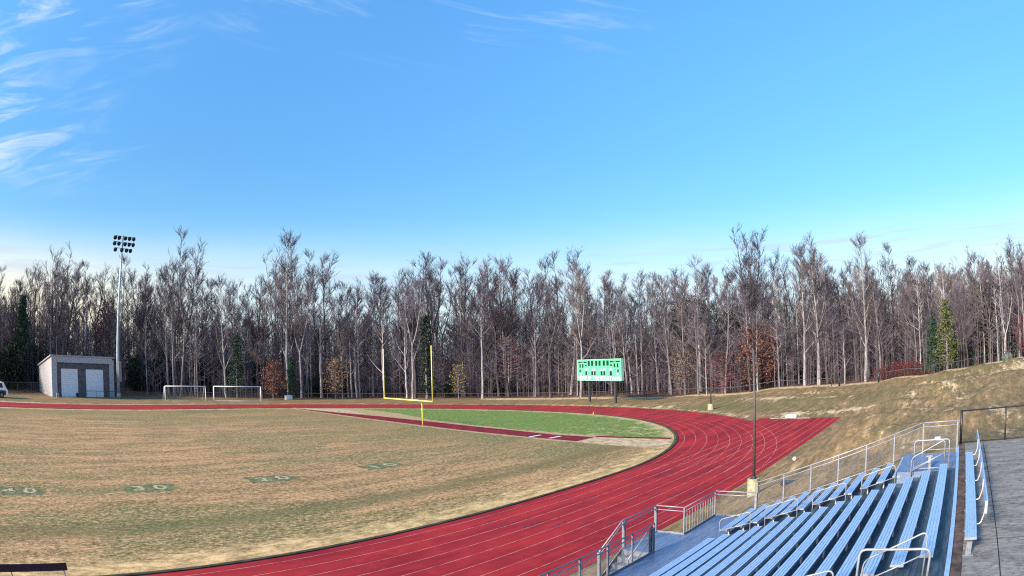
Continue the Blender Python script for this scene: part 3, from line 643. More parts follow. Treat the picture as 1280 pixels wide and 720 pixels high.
# black fence closing the concourse
fn = empty('chain_link_fence', (32.2, YT, ZT), 0, 'black chain-link fence closing the end of the concrete concourse above the grass bank', 'fence')
L_ = 12.0
mb = MB(); mb.tube([(0, 0, 1.22), (.0, -L_, 1.22)], .028, 8); bp_(mb, 'top_rail', M['black'], fn, smooth=True)
mb = MB(); mb.tube([(0, 0, .05), (.0, -L_, .05)], .022, 8); bp_(mb, 'bottom_rail', M['black'], fn, smooth=True)
for i in range(7):
    r = .055 if i == 0 else .036; mb = MB(); mb.tube([(0, -2.0*i+(-.06 if i == 0 else 0), -.1), (0, -2.0*i+(-.06 if i == 0 else 0), 1.27)], r, 10); bp_(mb, 'post', M['black'], fn, smooth=True)
link_part(chainlink((0, 0, 0), (0, -L_, 0), 1.2, .075, .002, .05), M['black'], fn)

# ------------------------------------------------------------------ goalpost
gp = empty('goalpost', (56.9, -.75, 0), 0, 'yellow gooseneck football goalpost beside the dark red runway', 'goalpost')
mb = MB(); mb.tube(round_path([(0, 0, -.1), (0, 0, 2.6), (-.7, -.35, 3.0), (-2.16, -1.23, 3.04)], .6, 8), .085, 10); bp_(mb, 'gooseneck', M['yellow'], gp, smooth=True)
A = Vector((-2.3, -4.45, 3.03)); B = Vector((-1.9, 4.75, 3.07)); 
mb = MB(); mb.tube([A, B], .075, 10); bp_(mb, 'crossbar', M['yellow'], gp, smooth=True)
for q, h in ((A, 6.15), (B, 5.95)): mb = MB(); mb.tube([q, q+Vector((0, 0, h))], .055, 8); bp_(mb, 'upright', M['yellow'], gp, smooth=True)

# ------------------------------------------------------------------ soccer goals
def soccer(p0, p1, label):
    p0 = Vector(p0); p1 = Vector(p1); W = (p1-p0).length; ang = atan2(p1.y-p0.y, p1.x-p0.x)
    e = empty('soccer_goal', p0, ang, label, 'soccer goal', 'portable soccer goals beyond the far straight'); H = 2.75
    mb = MB(); mb.tube([(0, 0, H), (W, 0, H)], .09, 8); bp_(mb, 'crossbar', M['white'], e, smooth=True)
    for x in (0, W): mb = MB(); mb.tube([(x, 0, 0), (x, 0, H)], .09, 8); bp_(mb, 'goal_post', M['white'], e, smooth=True)
    for x in (0, W): mb = MB(); mb.tube(round_path([(x, 0, H-.02), (x, .8, H-.1), (x, 2.0, .05)], .25, 4), .045, 6); mb.tube([(x, 0, .06), (x, 2.0, .06)], .05, 6); bp_(mb, 'side_frame', M['white'], e, smooth=True)
    mb = MB(); mb.tube([(.2, -.12, .06), (W+1.0, -.12, .06)], .08, 6); mb.tube([(0, 2.0, .06), (W, 2.0, .06)], .05, 6); bp_(mb, 'ground_bar', M['white'], e, smooth=True)
    s_ = []; r_ = .007
    for i in range(int(W/.3)+1):
        x = min(W, i*.3); s_ += [(x, .0, H, x, .8, H-.1, r_, r_), (x, .8, H-.1, x, 2.0, .06, r_, r_)]
    for i in range(10):
        f_ = i/9; y_ = .8+1.2*f_; z_ = (H-.1)*(1-f_)+.06*f_; s_.append((0, y_, z_, W, y_, z_, r_, r_))
    for y_ in (.3, .6): s_.append((0, y_, H-.05, W, y_, H-.05, r_, r_))
    link_part(s_, M['wire'], e, 'net')
    return e
soccer((42.2, 53.6, 0), (50.4, 53.2, 0), 'white soccer goal nearer the tall light pole, left of the pair')
soccer((52.1, 53.1, 0), (60.9, 50.3, 0), 'white soccer goal nearer the white box, right of the pair')
bx = MB(); bx.box(-.75, .75, -.4, .4, 0, .95); o = bx.build('storage_box', M['white'], bevel=.06); o.location = (67.9, 52.0, 0); tag(o, 'small white box standing alone by the far straight right of the soccer goals', 'box')

# ------------------------------------------------------------------ shed
PH = radians(12)
sh = empty('storage_shed', (20.3, 60.9, 0), PH, 'pale storage shed with a lean-to roof and two white roller doors', 'shed')
W, Dp, HF, HB = 14.1, 9.0, 7.35, 5.35
def sp_(mb, name, mat, par=None, **k): return bp_(mb, name, mat, par or sh, **k)
mb = MB(); 
def wallp(x0, x1): mb.face([(x0, 0, 0), (x1, 0, 0), (x1, Dp, 0), (x0, Dp, 0)])
# side walls and back wall as solid slabs
def side(x0, x1):
    m_ = MB(); P = [(.02, 0), (Dp, 0), (Dp, HB), (.02, HF)]
    for X_ in (x0, x1): m_.face([(X_, y, z) for y, z in (P if X_ == x1 else P[::-1])])
    for (a, b_) in zip(P, P[1:]+P[:1]): m_.face([(x0, *a), (x0, *b_), (x1, *b_), (x1, *a)])
    return m_
sp_(side(0, .25), 'side_wall', M['stucco']); sp_(side(W-.25, W), 'side_wall', M['stucco'])
mb = MB(); mb.box(.25, W-.25, Dp-.25, Dp, 0, HB); sp_(mb, 'back_wall', M['stucco'])
mb = MB(); mb.box(-.02, 1.25, -.25, .02, 0, HF); mb.box(W-1.0, W+.02, -.25, .02, 0, HF); mb.box(1.25, W-1.0, -.25, .02, HF-1.05, HF); sp_(mb, 'front_frame', M['trim'])
fl = MB()
for (a, b_) in ((1.25, 2.15), (5.95, 7.75), (11.75, W-1.0)): fl.box(a, b_, 0, .22, 0, HF-1.05)
fl.box(2.15, 5.95, 0, .22, 5.2, HF-1.05); fl.box(7.75, 11.75, 0, .22, 5.2, HF-1.05); sp_(fl, 'brick_wall', M['brick'])
for i, (a, b_) in enumerate(((2.15, 5.95), (7.75, 11.75))):
    mb = MB(); z = .05
    while z < 5.2: mb.box(a, b_, .08, .12, z, min(z+.36, 5.2)); mb.box(a, b_, .07, .08, z+.02, min(z+.30, 5.19)); z += .375
    mb.box(a, b_, .12, .16, 0, 5.2); d_ = sp_(mb, 'roller_door', M['whitedoor'])
    if i == 0: m2 = MB(); m2.box(b_-.55, b_-.05, -.02, .065, .05, .9); o = m2.build('dark_panel', M['digit'], d_)
m_ = MB(); ro = [(-.35, HF+.02), (Dp+.3, HB-.03), (Dp+.3, HB+.22), (-.35, HF+.27)]
for X_ in (-.3, W+.3): m_.face([(X_, y, z) for y, z in (ro if X_ > 0 else ro[::-1])])
for (a, b_) in zip(ro, ro[1:]+ro[:1]): m_.face([(-.3, *a), (-.3, *b_), (W+.3, *b_), (W+.3, *a)])
sp_(m_, 'roof', M['roofm'])
mb = MB(); mb.box(W+.03, W+.28, -.2, .1, 0, HF-.1); mb.box(W-.3, W+.28, -.45, -.25, HF-.28, HF-.05); sp_(mb, 'downspout', M['black'])
# thin pole and its small box by the shed corner
tp = empty('slender_mast', (21.3, 59.3, 0), 0, 'thin dark mast rising past the left corner of the storage shed', 'mast')
mb = MB(); mb.tube([(0, 0, 0), (0, 0, 10.9)], [.07, .045], 6); bp_(mb, 'mast_pole', M['dark'], tp)
mb = MB(); mb.box(-.3, .3, -.3, .2, 0, .85); bp_(mb, 'base_box', M['concgrey'], tp)
# short fence left of the shed
def fence_run(name, pts, h, label, posts_at, mat, wires=.3, wr=.006, pr=.03):
    e = empty(name, (pts[0][0], pts[0][1], 0), 0, label, 'fence'); ox, oy = pts[0][0], pts[0][1]
    P = [Vector((p[0]-ox, p[1]-oy, p[2])) for p in pts]
    mb = MB(); mb.tube([p+Vector((0, 0, h)) for p in P], .045, 6); bp_(mb, 'top_rail', mat, e)
    for i in posts_at: mb = MB(); mb.tube([P[i]-Vector((0, 0, .2)), P[i]+Vector((0, 0, h+.03))], pr, 6); bp_(mb, 'post', mat, e)
    s_ = []
    for a, b_ in zip(P[:-1], P[1:]): s_ += chainlink(a, b_, h, wires, wr, .03)
    link_part(s_, mat, e); return e
def fline(p, q, step):
    n_ = max(1, int(hypot(q[0]-p[0], q[1]-p[1])/step)); return [(p[0]+(q[0]-p[0])*i/n_, p[1]+(q[1]-p[1])*i/n_) for i in range(n_+1)]
lp = [(x, y, gz(x, y)) for x, y in fline((-18, 68), (19.5, 67.5), 3.0)]
fence_run('shed_fence', lp, 1.9, 'dark chain-link fence between the white vehicle and the storage shed', range(len(lp)), M['dark'], .3, .008, .06)
# the long fence round the field
fa = np.arange(9.0, 104, .25); cur = None; pl = []
for a in fa:
    D0 = float(np.interp(a, FD_AZ, FD_D)); p = polar(a, D0-1.0 if a > 20 else D0-4.5)
    if cur is None or hypot(p[0]-cur[0], p[1]-cur[1]) >= 3.0: pl.append((p[0], p[1], gz(p[0], p[1]))); cur = p
split = [i for i, p in enumerate(pl) if degrees(atan2(p[0]-CX, p[1]-CY)) < 79.3][-1]
a_ = pl[:split+1]; b2 = pl[split+3:]
fence_run('boundary_fence', a_, 1.2, 'long low chain-link fence along the foot of the wood behind the goals and scoreboard', range(len(a_)), M['dark'], .6, .003, .035)
fence_run('hill_fence', b2, 1.2, 'low chain-link fence climbing the grass hill on the right', range(len(b2)), M['dark'], .35, .005, .035)
# gate between
g0, g1 = Vector(a_[-1]), Vector(b2[0]); ge = empty('field_gate', g0, atan2(g1.y-g0.y, g1.x-g0.x), 'dark pipe gate with thick posts in the hill fence', 'gate'); GL = (Vector((g1.x, g1.y))-Vector((g0.x, g0.y))).length; dz = (g1.z-g0.z)
for f_, r, h in ((0.0, .06, 1.3), (.14, .15, 1.45), (.86, .15, 1.55)): mb = MB(); mb.tube([(GL*f_, -.05, dz*f_-.2), (GL*f_, -.05, dz*f_+h)], r, 8); bp_(mb, 'gate_post', M['black'], ge, smooth=True)
for a, b_ in ((.16, .49), (.51, .84)):
    mb = MB()
    for h in (.15, .45, 1.15): mb.tube([(GL*a, -.05, dz*a+h), (GL*b_, -.05, dz*b_+h)], .035, 6)
    for f_ in (a, (a+b_)/2, b_): mb.tube([(GL*f_, -.05, dz*f_+.15), (GL*f_, -.05, dz*f_+1.15)], .045, 6)
    bp_(mb, 'gate_leaf', M['black'], ge)

# ------------------------------------------------------------------ light pole
lp_ = empty('floodlight_mast', (34.5, 61.0, 0), 0, 'very tall silver floodlight mast at the right corner of the storage shed', 'light pole')
mb = MB(); mb.tube([(0, 0, 0), (0, 0, 8), (0.2, 0, 20), (.35, 0, 30.2)], [.36, .32, .21, .13], 12); bp_(mb, 'pole', M['polebright'], lp_, smooth=True)
mb = MB(); mb.box(-.05, .55, -.85, -.37, 3.2, 6.9); bp_(mb, 'equipment_cabinet', M['galv'], lp_)
mb = MB(); mb.tube([(0, 0, 0), (0, 0, 1.0)], .42, 12); bp_(mb, 'mast_base', M['concgrey'], lp_, smooth=True)
aim = radians(22)
for (z, xs) in ((29.75, (-1.75, -.87, .45, 1.35, 2.25)), (28.65, (-1.8, -.87, .45, 1.35, 2.2)), (27.5, (-1.55, -.15, .85, 1.7))):
    mb = MB(); mb.tube([(xs[0]+.25, .05, z+.25), (xs[-1]+.4, .05, z+.15)], .05, 6); arm = bp_(mb, 'crossarm', M['dark'], lp_)
    for i, x in enumerate(xs):
        d = Vector((sin(aim+x*.05)*.8, -.85, -.42)).normalized(); c0 = Vector((x+.3, -.1, z-.08))
        mb = MB(); mb.tube([c0-d*.32, c0-d*.22, c0, c0+d*.22, c0+d*.24], [.10, .20, .34, .42, .44], 12); mb.tube([c0, (x+.3, .05, z+.2)], .04, 6); bp_(mb, 'floodlight', M['black'], arm, smooth=True)

# ------------------------------------------------------------------ tall slim poles with concrete feet
def slim(p, zb, rb, hb, ht, label, whip=False):
    e = empty('sound_pole', p, 0, label, 'pole')
    mb = MB(); mb.tube([(0, 0, -.3), (0, 0, zb+hb)], rb, 20); bp_(mb, 'concrete_foot', M['conc'], e)
    mb = MB(); mb.box(-.16, .16, -.16, .16, zb+hb, zb+hb+.03); mb.tube([(0, 0, zb+hb+.03), (0, 0, zb+hb+.13)], [.13, .095], 10); bp_(mb, 'base_plate', M['black'], e)
    mb = MB(); mb.tube([(0, 0, zb+hb+.1), (0, 0, ht)], [.075, .055], 10); 
    if whip: mb.tube([(0, 0, ht), (0, 0, ht+2.0)], [.014, .008], 6)
    bp_(mb, 'pole_shaft', M['polegrey'], e, smooth=True); return e
slim((37.0, -47.45, 0), .25, .31, .98, 7.5, 'slim dark pole on a thick pale concrete foot at the end of the grandstand', True)
slim((82.4, -25.4, 0), .1, .42, .75, 7.6, 'slim dark pole on a white concrete foot on the grass beyond the track bend')

# ------------------------------------------------------------------ scoreboard
A = Vector((94.98, 3.92, 0)); B = Vector((91.05, -6.87, 0)); dirn = (B-A).normalized(); WB = (B-A).length; sb = empty('scoreboard', (A+B)/2, atan2(dirn.y, dirn.x), 'green football scoreboard on two dark posts at the edge of the wood', 'scoreboard')
z0, z1 = 3.68, 6.92; HB_ = z1-z0
mb = MB(); mb.box(-WB/2, WB/2, -.1, .3, z0, z1); bp_(mb, 'board', M['green'], sb)
def fu(px): return -WB/2+(px-50)/860*WB
def fz(py): return z1-(py-145)/400*HB_
def rect(mb, x0, x1, y0, y1, yf=-.125): mb.box(fu(x0), fu(x1), yf, -.1005, fz(y1), fz(y0)); return mb
mb = MB(); t_ = .07; mb.box(-WB/2-.06, WB/2+.06, -.16, .34, z1+.001, z1+.09); mb.box(-WB/2-.09, -WB/2-.001, -.16, .34, z0-.05, z1+.09); mb.box(WB/2+.001, WB/2+.09, -.16, .34, z0-.05, z1+.09); mb.box(-WB/2, WB/2, -.16, .34, z0-.09, z0-.001); bp_(mb, 'board_frame', M['greenpale'], sb)
for r in ((65, 240, 172, 202), (705, 890, 172, 202)): mb = MB(); rect(mb, *r); bp_(mb, 'name_panel', M['digit'], sb)
for r in ((262, 305, 162, 262), (333, 376, 162, 262), (417, 458, 162, 262), (483, 525, 162, 262), (567, 610, 162, 262), (638, 682, 162, 262), (85, 113, 222, 298), (142, 172, 222, 298), (202, 238, 238, 268), (708, 745, 238, 268),
          (775, 808, 222, 298), (834, 864, 222, 298), (82, 112, 332, 388), (842, 868, 335, 390), (210, 248, 368, 448), (332, 370, 368, 448), (386, 420, 368, 448), (520, 558, 368, 450), (575, 612, 368, 450), (697, 738, 368, 455)):
    mb = MB(); rect(mb, *r); bp_(mb, 'digit_window', M['digit'], sb)
mb = MB(); rect(mb, 56, 904, 466, 540, -.115); bp_(mb, 'slogan_strip', M['green'], sb)
def text(body, cx, cz, size, wmax, parent, name='lettering', mat='white', yf=-.135):
    cu = bpy.data.curves.new('t', 'FONT'); cu.body = body; cu.size = size; cu.align_x = 'CENTER'; cu.align_y = 'CENTER'; cu.extrude = .008; cu.offset = size*.008
    to = bpy.data.objects.new('t', cu); COL.objects.link(to); dg = bpy.context.evaluated_depsgraph_get(); me = bpy.data.meshes.new_from_object(to.evaluated_get(dg)); bpy.data.objects.remove(to)
    me.materials.clear(); me.materials.append(M[mat]); xs = [v.co.x for v in me.vertices]; w_ = max(xs)-min(xs)
    o = bpy.data.objects.new(name, me); COL.objects.link(o); o.parent = parent; o.location = (cx, yf, cz); o.rotation_euler = (pi/2, 0, 0); s_ = wmax/w_; o.scale = (s_, 1, 1); return o
for b_, c_, w_ in (('HOME', 148, .19), ('OF', 296, .075), ('THE', 424, .14), ('SPARTANS', 700, .46)): text(b_, fu(c_), fz(504), .78, WB*w_, sb, 'slogan_word')
for b_, c_, w_ in (('DOWN', 232, .95), ('TO GO', 376, 1.15), ('BALL ON', 565, 1.5), ('QTR', 718, .8)): text(b_, fu(c_), fz(338), .42, w_, sb, 'caption')
for b_, c_ in (('HOME', 152), ('GUEST', 798)): text(b_, fu(c_), fz(187), .24, .85, sb, 'caption', 'green')
for c_ in (108, 842): text('TOL', fu(c_), fz(430), .36, .7, sb, 'caption')
for p in (Vector((94.1, 1.75, 0)), Vector((91.75, -4.75, 0))):
    u = (p-(A+B)/2).dot(dirn); mb = MB(); mb.box(u-.16, u+.16, .32, .64, -.2, z1-.3); bp_(mb, 'support_post', M['dark'], sb)

# ------------------------------------------------------------------ vehicle
cr = empty('parked_van', (10.55, 56.2, 0), 0, 'white utility vehicle at the left edge beside the far straight', 'vehicle')
S_ = 1.32
def car_prism(prof, y0, y1):
    m_ = MB(); n_ = len(prof)
    for yy, o_ in ((y0, 1), (y1, -1)): m_.face([(x*S_, yy*S_, z*S_) for x, z in prof[::o_]])
    for a, b_ in zip(prof, prof[1:]+prof[:1]): m_.face([(a[0]*S_, y0*S_, a[1]*S_), (a[0]*S_, y1*S_, a[1]*S_), (b_[0]*S_, y1*S_, b_[1]*S_), (b_[0]*S_, y0*S_, b_[1]*S_)])
    return m_
body = [(-4.6, .35), (.1, .35), (.15, .9), (-.05, 1.15), (-.45, 1.85), (-.8, 1.95), (-3.1, 1.95), (-3.6, 1.3), (-4.5, 1.15), (-4.65, .8)]
car_prism(body, -.9, .9).build('body', M['white'], cr, bevel=.05)
for (a, b_, c_, d_) in ((-1.75, -.75, -.6, -1.8), (-2.9, -1.85, -1.9, -3.25)):
    for yv in (-.915, .905):
        m_ = MB(); P = [(a, 1.85), (b_, 1.85), (c_, 1.28), (d_, 1.28)]
        for yy, o_ in ((yv, 1), (yv+.012, -1)): m_.face([(x*S_, yy*S_, z*S_) for x, z in P[::o_]])
        m_.build('side_window', M['glass'], cr)
m_ = MB(); m_.face([(.0, -.8*S_, 1.17*S_), (.0, .8*S_, 1.17*S_), (-.41*S_, .7*S_, 1.82*S_), (-.41*S_, -.7*S_, 1.82*S_)]); o = m_.build('rear_window', M['glass'], cr); o.location.x = .02
mb = MB(); mb.box(-4.4*S_, -.2*S_, -.915*S_, -.90*S_, .38*S_, .95*S_); mb.build('dark_side_panel', M['glass'], cr)
for x in (-3.75, -.85):
    for y in (-.82, .82):
        mb = MB(); mb.tube([(x*S_, (y-.11)*S_, .36*S_), (x*S_, (y+.11)*S_, .36*S_)], .36*S_, 20); wq = mb.build('wheel', M['rubber'], cr); mb = MB(); sg = -1 if y < 0 else 1; mb.tube([(x*S_, (y+sg*.112)*S_, .36*S_), (x*S_, (y+sg*.13)*S_, .36*S_)], .2*S_, 12); mb.build('rim', M['galv'], wq)

# ------------------------------------------------------------------ small things
tb = empty('team_bench', (7.6, -37.1, 0), 0, 'black-backed team bench at the lower left edge beside the track', 'bench')
mb = MB(); mb.box(-2.4, 2.15, .02, .06, .60, .865); bp_(mb, 'backrest', M['black'], tb)
mb = MB(); mb.box(-2.4, 2.15, -.30, -.02, .40, .435); bp_(mb, 'seat', M['alu'], tb)
for x in (-1.9, -.05, 2.0):
    mb = MB(); mb.tube([(x, .04, .62), (x+.02, .02, .42), (x, .10, .02)], .022, 6); mb.tube([(x, -.26, .40), (x+.06, -.34, .02)], .022, 6); mb.tube([(x, -.28, .40), (x, .05, .40)], .02, 6); bp_(mb, 'leg_frame', M['galv'], tb)
mb = MB(); mb.tube([(0, 0, .03), (0, 0, .32)], [.13, .03], 12); mb.box(-.17, .17, -.17, .17, 0, .03); o = mb.build('traffic_cone', M['orange']); o.location = (76.6, -11.3, .012); tag(o, 'tiny orange cone on the inner edge of the track bend', 'cone')
mb = MB(); mb.box(-.4, .4, -.62, .62, 0, .2); mb.box(-.2, .2, -.5, .5, .2, .3); o = mb.build('landing_pad', M['white'], bevel=.03); o.location = (73.6, -38.9, .01); tag(o, 'white slab lying at the far end of the sprint chute', 'pad')
mb = MB(); mb.face([(71.9, -41.4, .0175), (73.1, -41.1, .0175), (73.2, -36.4, .0175), (72.2, -36.9, .0175)]); struct(mb.build('sandy_apron', M['drydirt']))
bm = bmesh.new(); bmesh.ops.create_icosphere(bm, subdivisions=2, radius=.14); me = bpy.data.meshes.new('ball'); bm.to_mesh(me); bm.free(); me.materials.append(M['white']); o = bpy.data.objects.new('ball', me); COL.objects.link(o); o.location = (47.6, -46.6, gz(47.6, -46.6)+.13); tag(o, 'small white ball lying on the grass bank below the end rail', 'ball')
def rock(name, p, s, label, cat, mat, seed):
    bm = bmesh.new(); bmesh.ops.create_icosphere(bm, subdivisions=3, radius=1); r_ = random.Random(seed); dirs = [Vector((r_.gauss(0, 1), r_.gauss(0, 1), r_.gauss(0, 1))).normalized() for _ in range(14)]
    for v in bm.verts:
        k = min([1.0]+[(.82)/max(v.co.dot(d), .01) for d in dirs]); v.co = Vector((v.co.x*k*s[0], v.co.y*k*s[1], v.co.z*k*s[2]))
    me = bpy.data.meshes.new(name); bm.to_mesh(me); bm.free(); me.materials.append(mat); o = bpy.data.objects.new(name, me); COL.objects.link(o); o.location = p; return tag(o, label, cat)
p = polar(95.1, 91.5); rock('boulder', (p[0], p[1], gz(p[0], p[1])+.4), (.85, 1.0, .75), 'grey-green boulder on the crest of the hill near the wood', 'rock', M['mossy'], 4)
rock('drain_grate', (37.2, -49.2, gz(37.2, -49.2)-.02), (.55, .45, .16), 'dark drain hump in the grass beside the end rail of the grandstand', 'drain', M['black'], 5)

# ------------------------------------------------------------------ trees
def grow(seed, H=27.0, crown=.5, forks=1, spread=1.0, dens=1.0, lean=0.0):
    r = random.Random(seed); T = []; W_ = []
    def seg(L_, a, b_, r0, r1): L_.append((a.x, a.y, a.z, b_.x, b_.y, b_.z, r0, r1))
    leaders = []
    fork_h = H*(r.uniform(.30, .5) if forks > 1 else 2)
    p = Vector((0, 0, -.3)); rad = H*.0125; ld = Vector((lean, 0, 1)).normalized(); n = 14; step = H/n; path = [(p.copy(), rad)]
    main_top = min(H, fork_h)
    while p.z < main_top-.01:
        d = (ld+Vector((r.gauss(0, .035), r.gauss(0, .035), 0))).normalized(); q = p+d*min(step, (main_top-p.z)/max(d.z, .3)+.02); rn = max(.035, H*.0125*(1-.93*(q.z/H)**.9)); seg(T, p, q, rad, rn); p = q; rad = rn; path.append((p.copy(), rad))
    leaders.append(path)
    if forks > 1:
        a0 = r.uniform(0, 6.28); base = p.copy(); rb = rad; leaders = [path]
        for k in range(forks):
            a = a0+k*2*pi/forks+r.uniform(-.3, .3); out_ = r.uniform(.22, .42)*spread; q = base.copy(); rad = rb*.8; pa = [(q.copy(), rad)]; Ht = H*r.uniform(.88, 1.0); i = 0; nn = 10
            while q.z < Ht and i < 14:
                f_ = i/nn; o_ = out_*(1-f_)**1.3+.04; d = Vector((cos(a)*o_+r.gauss(0, .05), sin(a)*o_+r.gauss(0, .05), 1)).normalized(); q2 = q+d*(Ht-base.z)/nn; rn = max(.03, rb*.85*(1-.85*f_)); seg(T, q, q2, rad, rn); q = q2; rad = rn; pa.append((q.copy(), rad)); i += 1
            leaders.append(pa)
    def curve(start, d, L_, r0, k, out_l, up=.25):
        pts = [start.copy()]; dd = d.normalized(); q = start.copy(); rr = r0
        for i in range(k):
            dd = (dd+Vector((r.gauss(0, .12), r.gauss(0, .12), up*.5+r.gauss(0, .06)))).normalized(); q2 = q+dd*L_/k; rn = max(.012, r0*(1-(i+1)/k*.8)); seg(out_l, q, q2, rr, rn); q = q2; rr = rn; pts.append(q.copy())
        return pts, dd
    for li, path in enumerate(leaders):
        zs = path[0][0].z; ze = path[-1][0].z
        nl = int((26 if li == 0 else 15)*dens*(1.0 if forks == 1 or li else .35))
        for k in range(nl):
            f_ = r.random()**.8
            z = max(crown*H, zs)+(ze-max(crown*H, zs))*f_
            if r.random() < .2: z = H*r.uniform(.2, .5)
            if z > ze or z < zs: continue
            i = min(len(path)-2, max(0, next((i for i in range(len(path)-1) if path[i+1][0].z >= z), 0))); a, b_ = path[i], path[i+1]; t_ = (z-a[0].z)/max(.01, b_[0].z-a[0].z); st_ = a[0].lerp(b_[0], t_); rs = a[1]*(1-t_)+b_[1]*t_
            g_ = (H-z)/(H*(1-crown)); az_ = r.uniform(0, 6.28); L_ = H*(.065+.20*g_)*r.uniform(.6, 1.15)*spread*(1 if li == 0 else .75); e_ = radians(r.uniform(30, 62)); d = Vector((cos(az_)*cos(e_), sin(az_)*cos(e_), sin(e_)))
            pts, dd = curve(st_, d, L_, min(.11, rs*.45), 4, T if L_ > 2.6 else W_)
            for j in range(int(4+L_*1.5)):
                u = r.uniform(.15, 1.0)*4; i2 = min(3, int(u)); s0 = pts[i2].lerp(pts[i2+1], u-i2); az2 = az_+r.uniform(-1.5, 1.5); e2 = radians(r.uniform(20, 75)); d2 = Vector((cos(az2)*cos(e2), sin(az2)*cos(e2), sin(e2)))
                pp, _ = curve(s0, d2, r.uniform(1.1, 2.7)*(.65+.45*g_), .036, 3, W_)
                for m_ in range(r.randint(4, 7)):
                    u3 = r.uniform(.2, 1)*3; i3 = min(2, int(u3)); s1 = pp[i3].lerp(pp[i3+1], u3-i3); d3 = (d2+Vector((r.gauss(0, .6), r.gauss(0, .6), r.uniform(0, .7)))).normalized(); e1 = s1+d3*r.uniform(.35, .95); seg(W_, s1, e1, .018, .010)
    return np.array(T), np.array(W_)
def leaves(pts, n, size, spread, seed):
    r = np.random.RandomState(seed); c = pts[r.randint(0, len(pts), n)]+r.normal(0, spread, (n, 3)); a = r.normal(0, 1, (n, 3)); a /= np.linalg.norm(a, axis=1, keepdims=True); b_ = np.cross(a, r.normal(0, 1, (n, 3))); b_ /= np.linalg.norm(b_, axis=1, keepdims=True)
    s = size*r.uniform(.6, 1.3, (n, 1)); V_ = np.stack([c-a*s, c-b_*s*.6, c+a*s, c+b_*s*.6], 1).reshape(-1, 3); Q_ = np.arange(4*n).reshape(-1, 4); return V_, Q_

specs = [dict(seed=11, crown=.50, forks=1, spread=.9), dict(seed=12, crown=.55, forks=1, spread=.75), dict(seed=13, crown=.45, forks=2, spread=1.0), dict(seed=14, crown=.52, forks=1, spread=1.0), dict(seed=15, crown=.48, forks=3, spread=1.05),
         dict(seed=16, crown=.6, forks=1, spread=.7), dict(seed=17, crown=.5, forks=2, spread=.8), dict(seed=18, crown=.42, forks=1, spread=1.1), dict(seed=19, crown=.58, forks=1, spread=.8, lean=.05), dict(seed=20, crown=.5, forks=2, spread=1.15), dict(seed=21, crown=.55, forks=1, spread=.85, lean=-.04), dict(seed=22, crown=.46, forks=3, spread=.8)]
GEO = []
for s_ in specs:
    T, W_ = grow(**s_); GEO.append((segs_to_mesh(T, 6), segs_to_mesh(W_, 3), T, W_))
protos = {}
def tree_proto(i, bark, twig):
    key = (i, bark, twig)
    if key in protos: return protos[key]
    (V1, Q1), (V2, Q2), _, _ = GEO[i]
    a = np_mesh('trunk', V1, Q1, M[bark], None, True); b_ = np_mesh('crown', V2, Q2, M[twig], None)
    m1, m2 = a.data, b_.data; bpy.data.objects.remove(a); bpy.data.objects.remove(b_); protos[key] = (m1, m2); return protos[key]
def bare_tree(x, y, s, i, bark, twig, rz, label, group=None, sz=1.0, name='bare_tree'):
    e = empty(name, (x, y, gz(x, y)), rz, label, 'tree', group); m1, m2 = tree_proto(i, bark, twig)
    for nm, me in (('trunk', m1), ('crown', m2)):
        o = bpy.data.objects.new(nm, me); COL.objects.link(o); o.parent = e
    e.scale = (s, s, s*sz); q_ = random.Random(int(x*37+y*11)); e.rotation_euler = (q_.gauss(0, .035), q_.gauss(0, .035), rz); return e
TOPS = [(-30, .13), (0.4, 0.134), (3.4, 0.138), (6.0, 0.159), (8.6, 0.159), (10.7, 0.150), (13.9, 0.146), (16.5, 0.164), (19.2, 0.172), (20.8, 0.147), (24.3, 0.136), (26.5, 0.143), (27.5, 0.170), (28.8, 0.170), (30.5, 0.160), (33.1, 0.155), (35.7, 0.167), (39.0, 0.164), (43.3, 0.168), (49.8, 0.163), (53.4, 0.163), (57.4, 0.155), (60.6, 0.142), (62.8, 0.144), (64.3, 0.155), (68.3, 0.147), (72.4, 0.142), (74.3, 0.148), (76.8, 0.150), (78.4, 0.134), (81.2, 0.143), (84.3, 0.133), (87.8, 0.125), (89.7, 0.116), (93.4, 0.108), (95.0, 0.100), (96.8, 0.110), (110, .12)]
TA = [a for a, _ in TOPS]; TT = [b_ for _, b_ in TOPS]
def topz(az_, D, x, y): return CZ+np.interp(az_, TA, TT)*D-gz(x, y)
def zone(a):
    if a < 7: return ('bare tree in the wood behind the white vehicle and the shed fence', 'trees behind the white vehicle')
    if a < 14: return ('bare tree in the wood rising behind the storage shed', 'trees behind the shed')
    if a < 27: return ('bare tree in the wood behind the two soccer goals', 'trees behind the soccer goals')
    if a < 36: return ('bare tree in the wood between the soccer goals and the goalpost', 'trees left of the goalpost')
    if a < 43: return ('bare tree in the wood seen through and beside the yellow uprights', 'trees behind the goalpost')
    if a < 53: return ('bare tree in the wood between the goalpost and the scoreboard', 'trees left of the scoreboard')
    if a < 60: return ('bare tree in the wood behind the green scoreboard', 'trees behind the scoreboard')
    if a < 71: return ('bare tree in the wood behind the track bend', 'trees behind the track bend')
    if a < 82: return ('bare tree in the wood behind the end of the sprint chute', 'trees behind the chute')
    return ('bare grey tree in the wood along the top of the grass hill', 'trees along the hill')
r_ = random.Random(99); N = 0
rows = [(1.5, 8, 66, -6, 106), (9, 20, 66, -4, 104), (21, 38, 70, -2, 102), (39, 60, 70, -1, 101)]
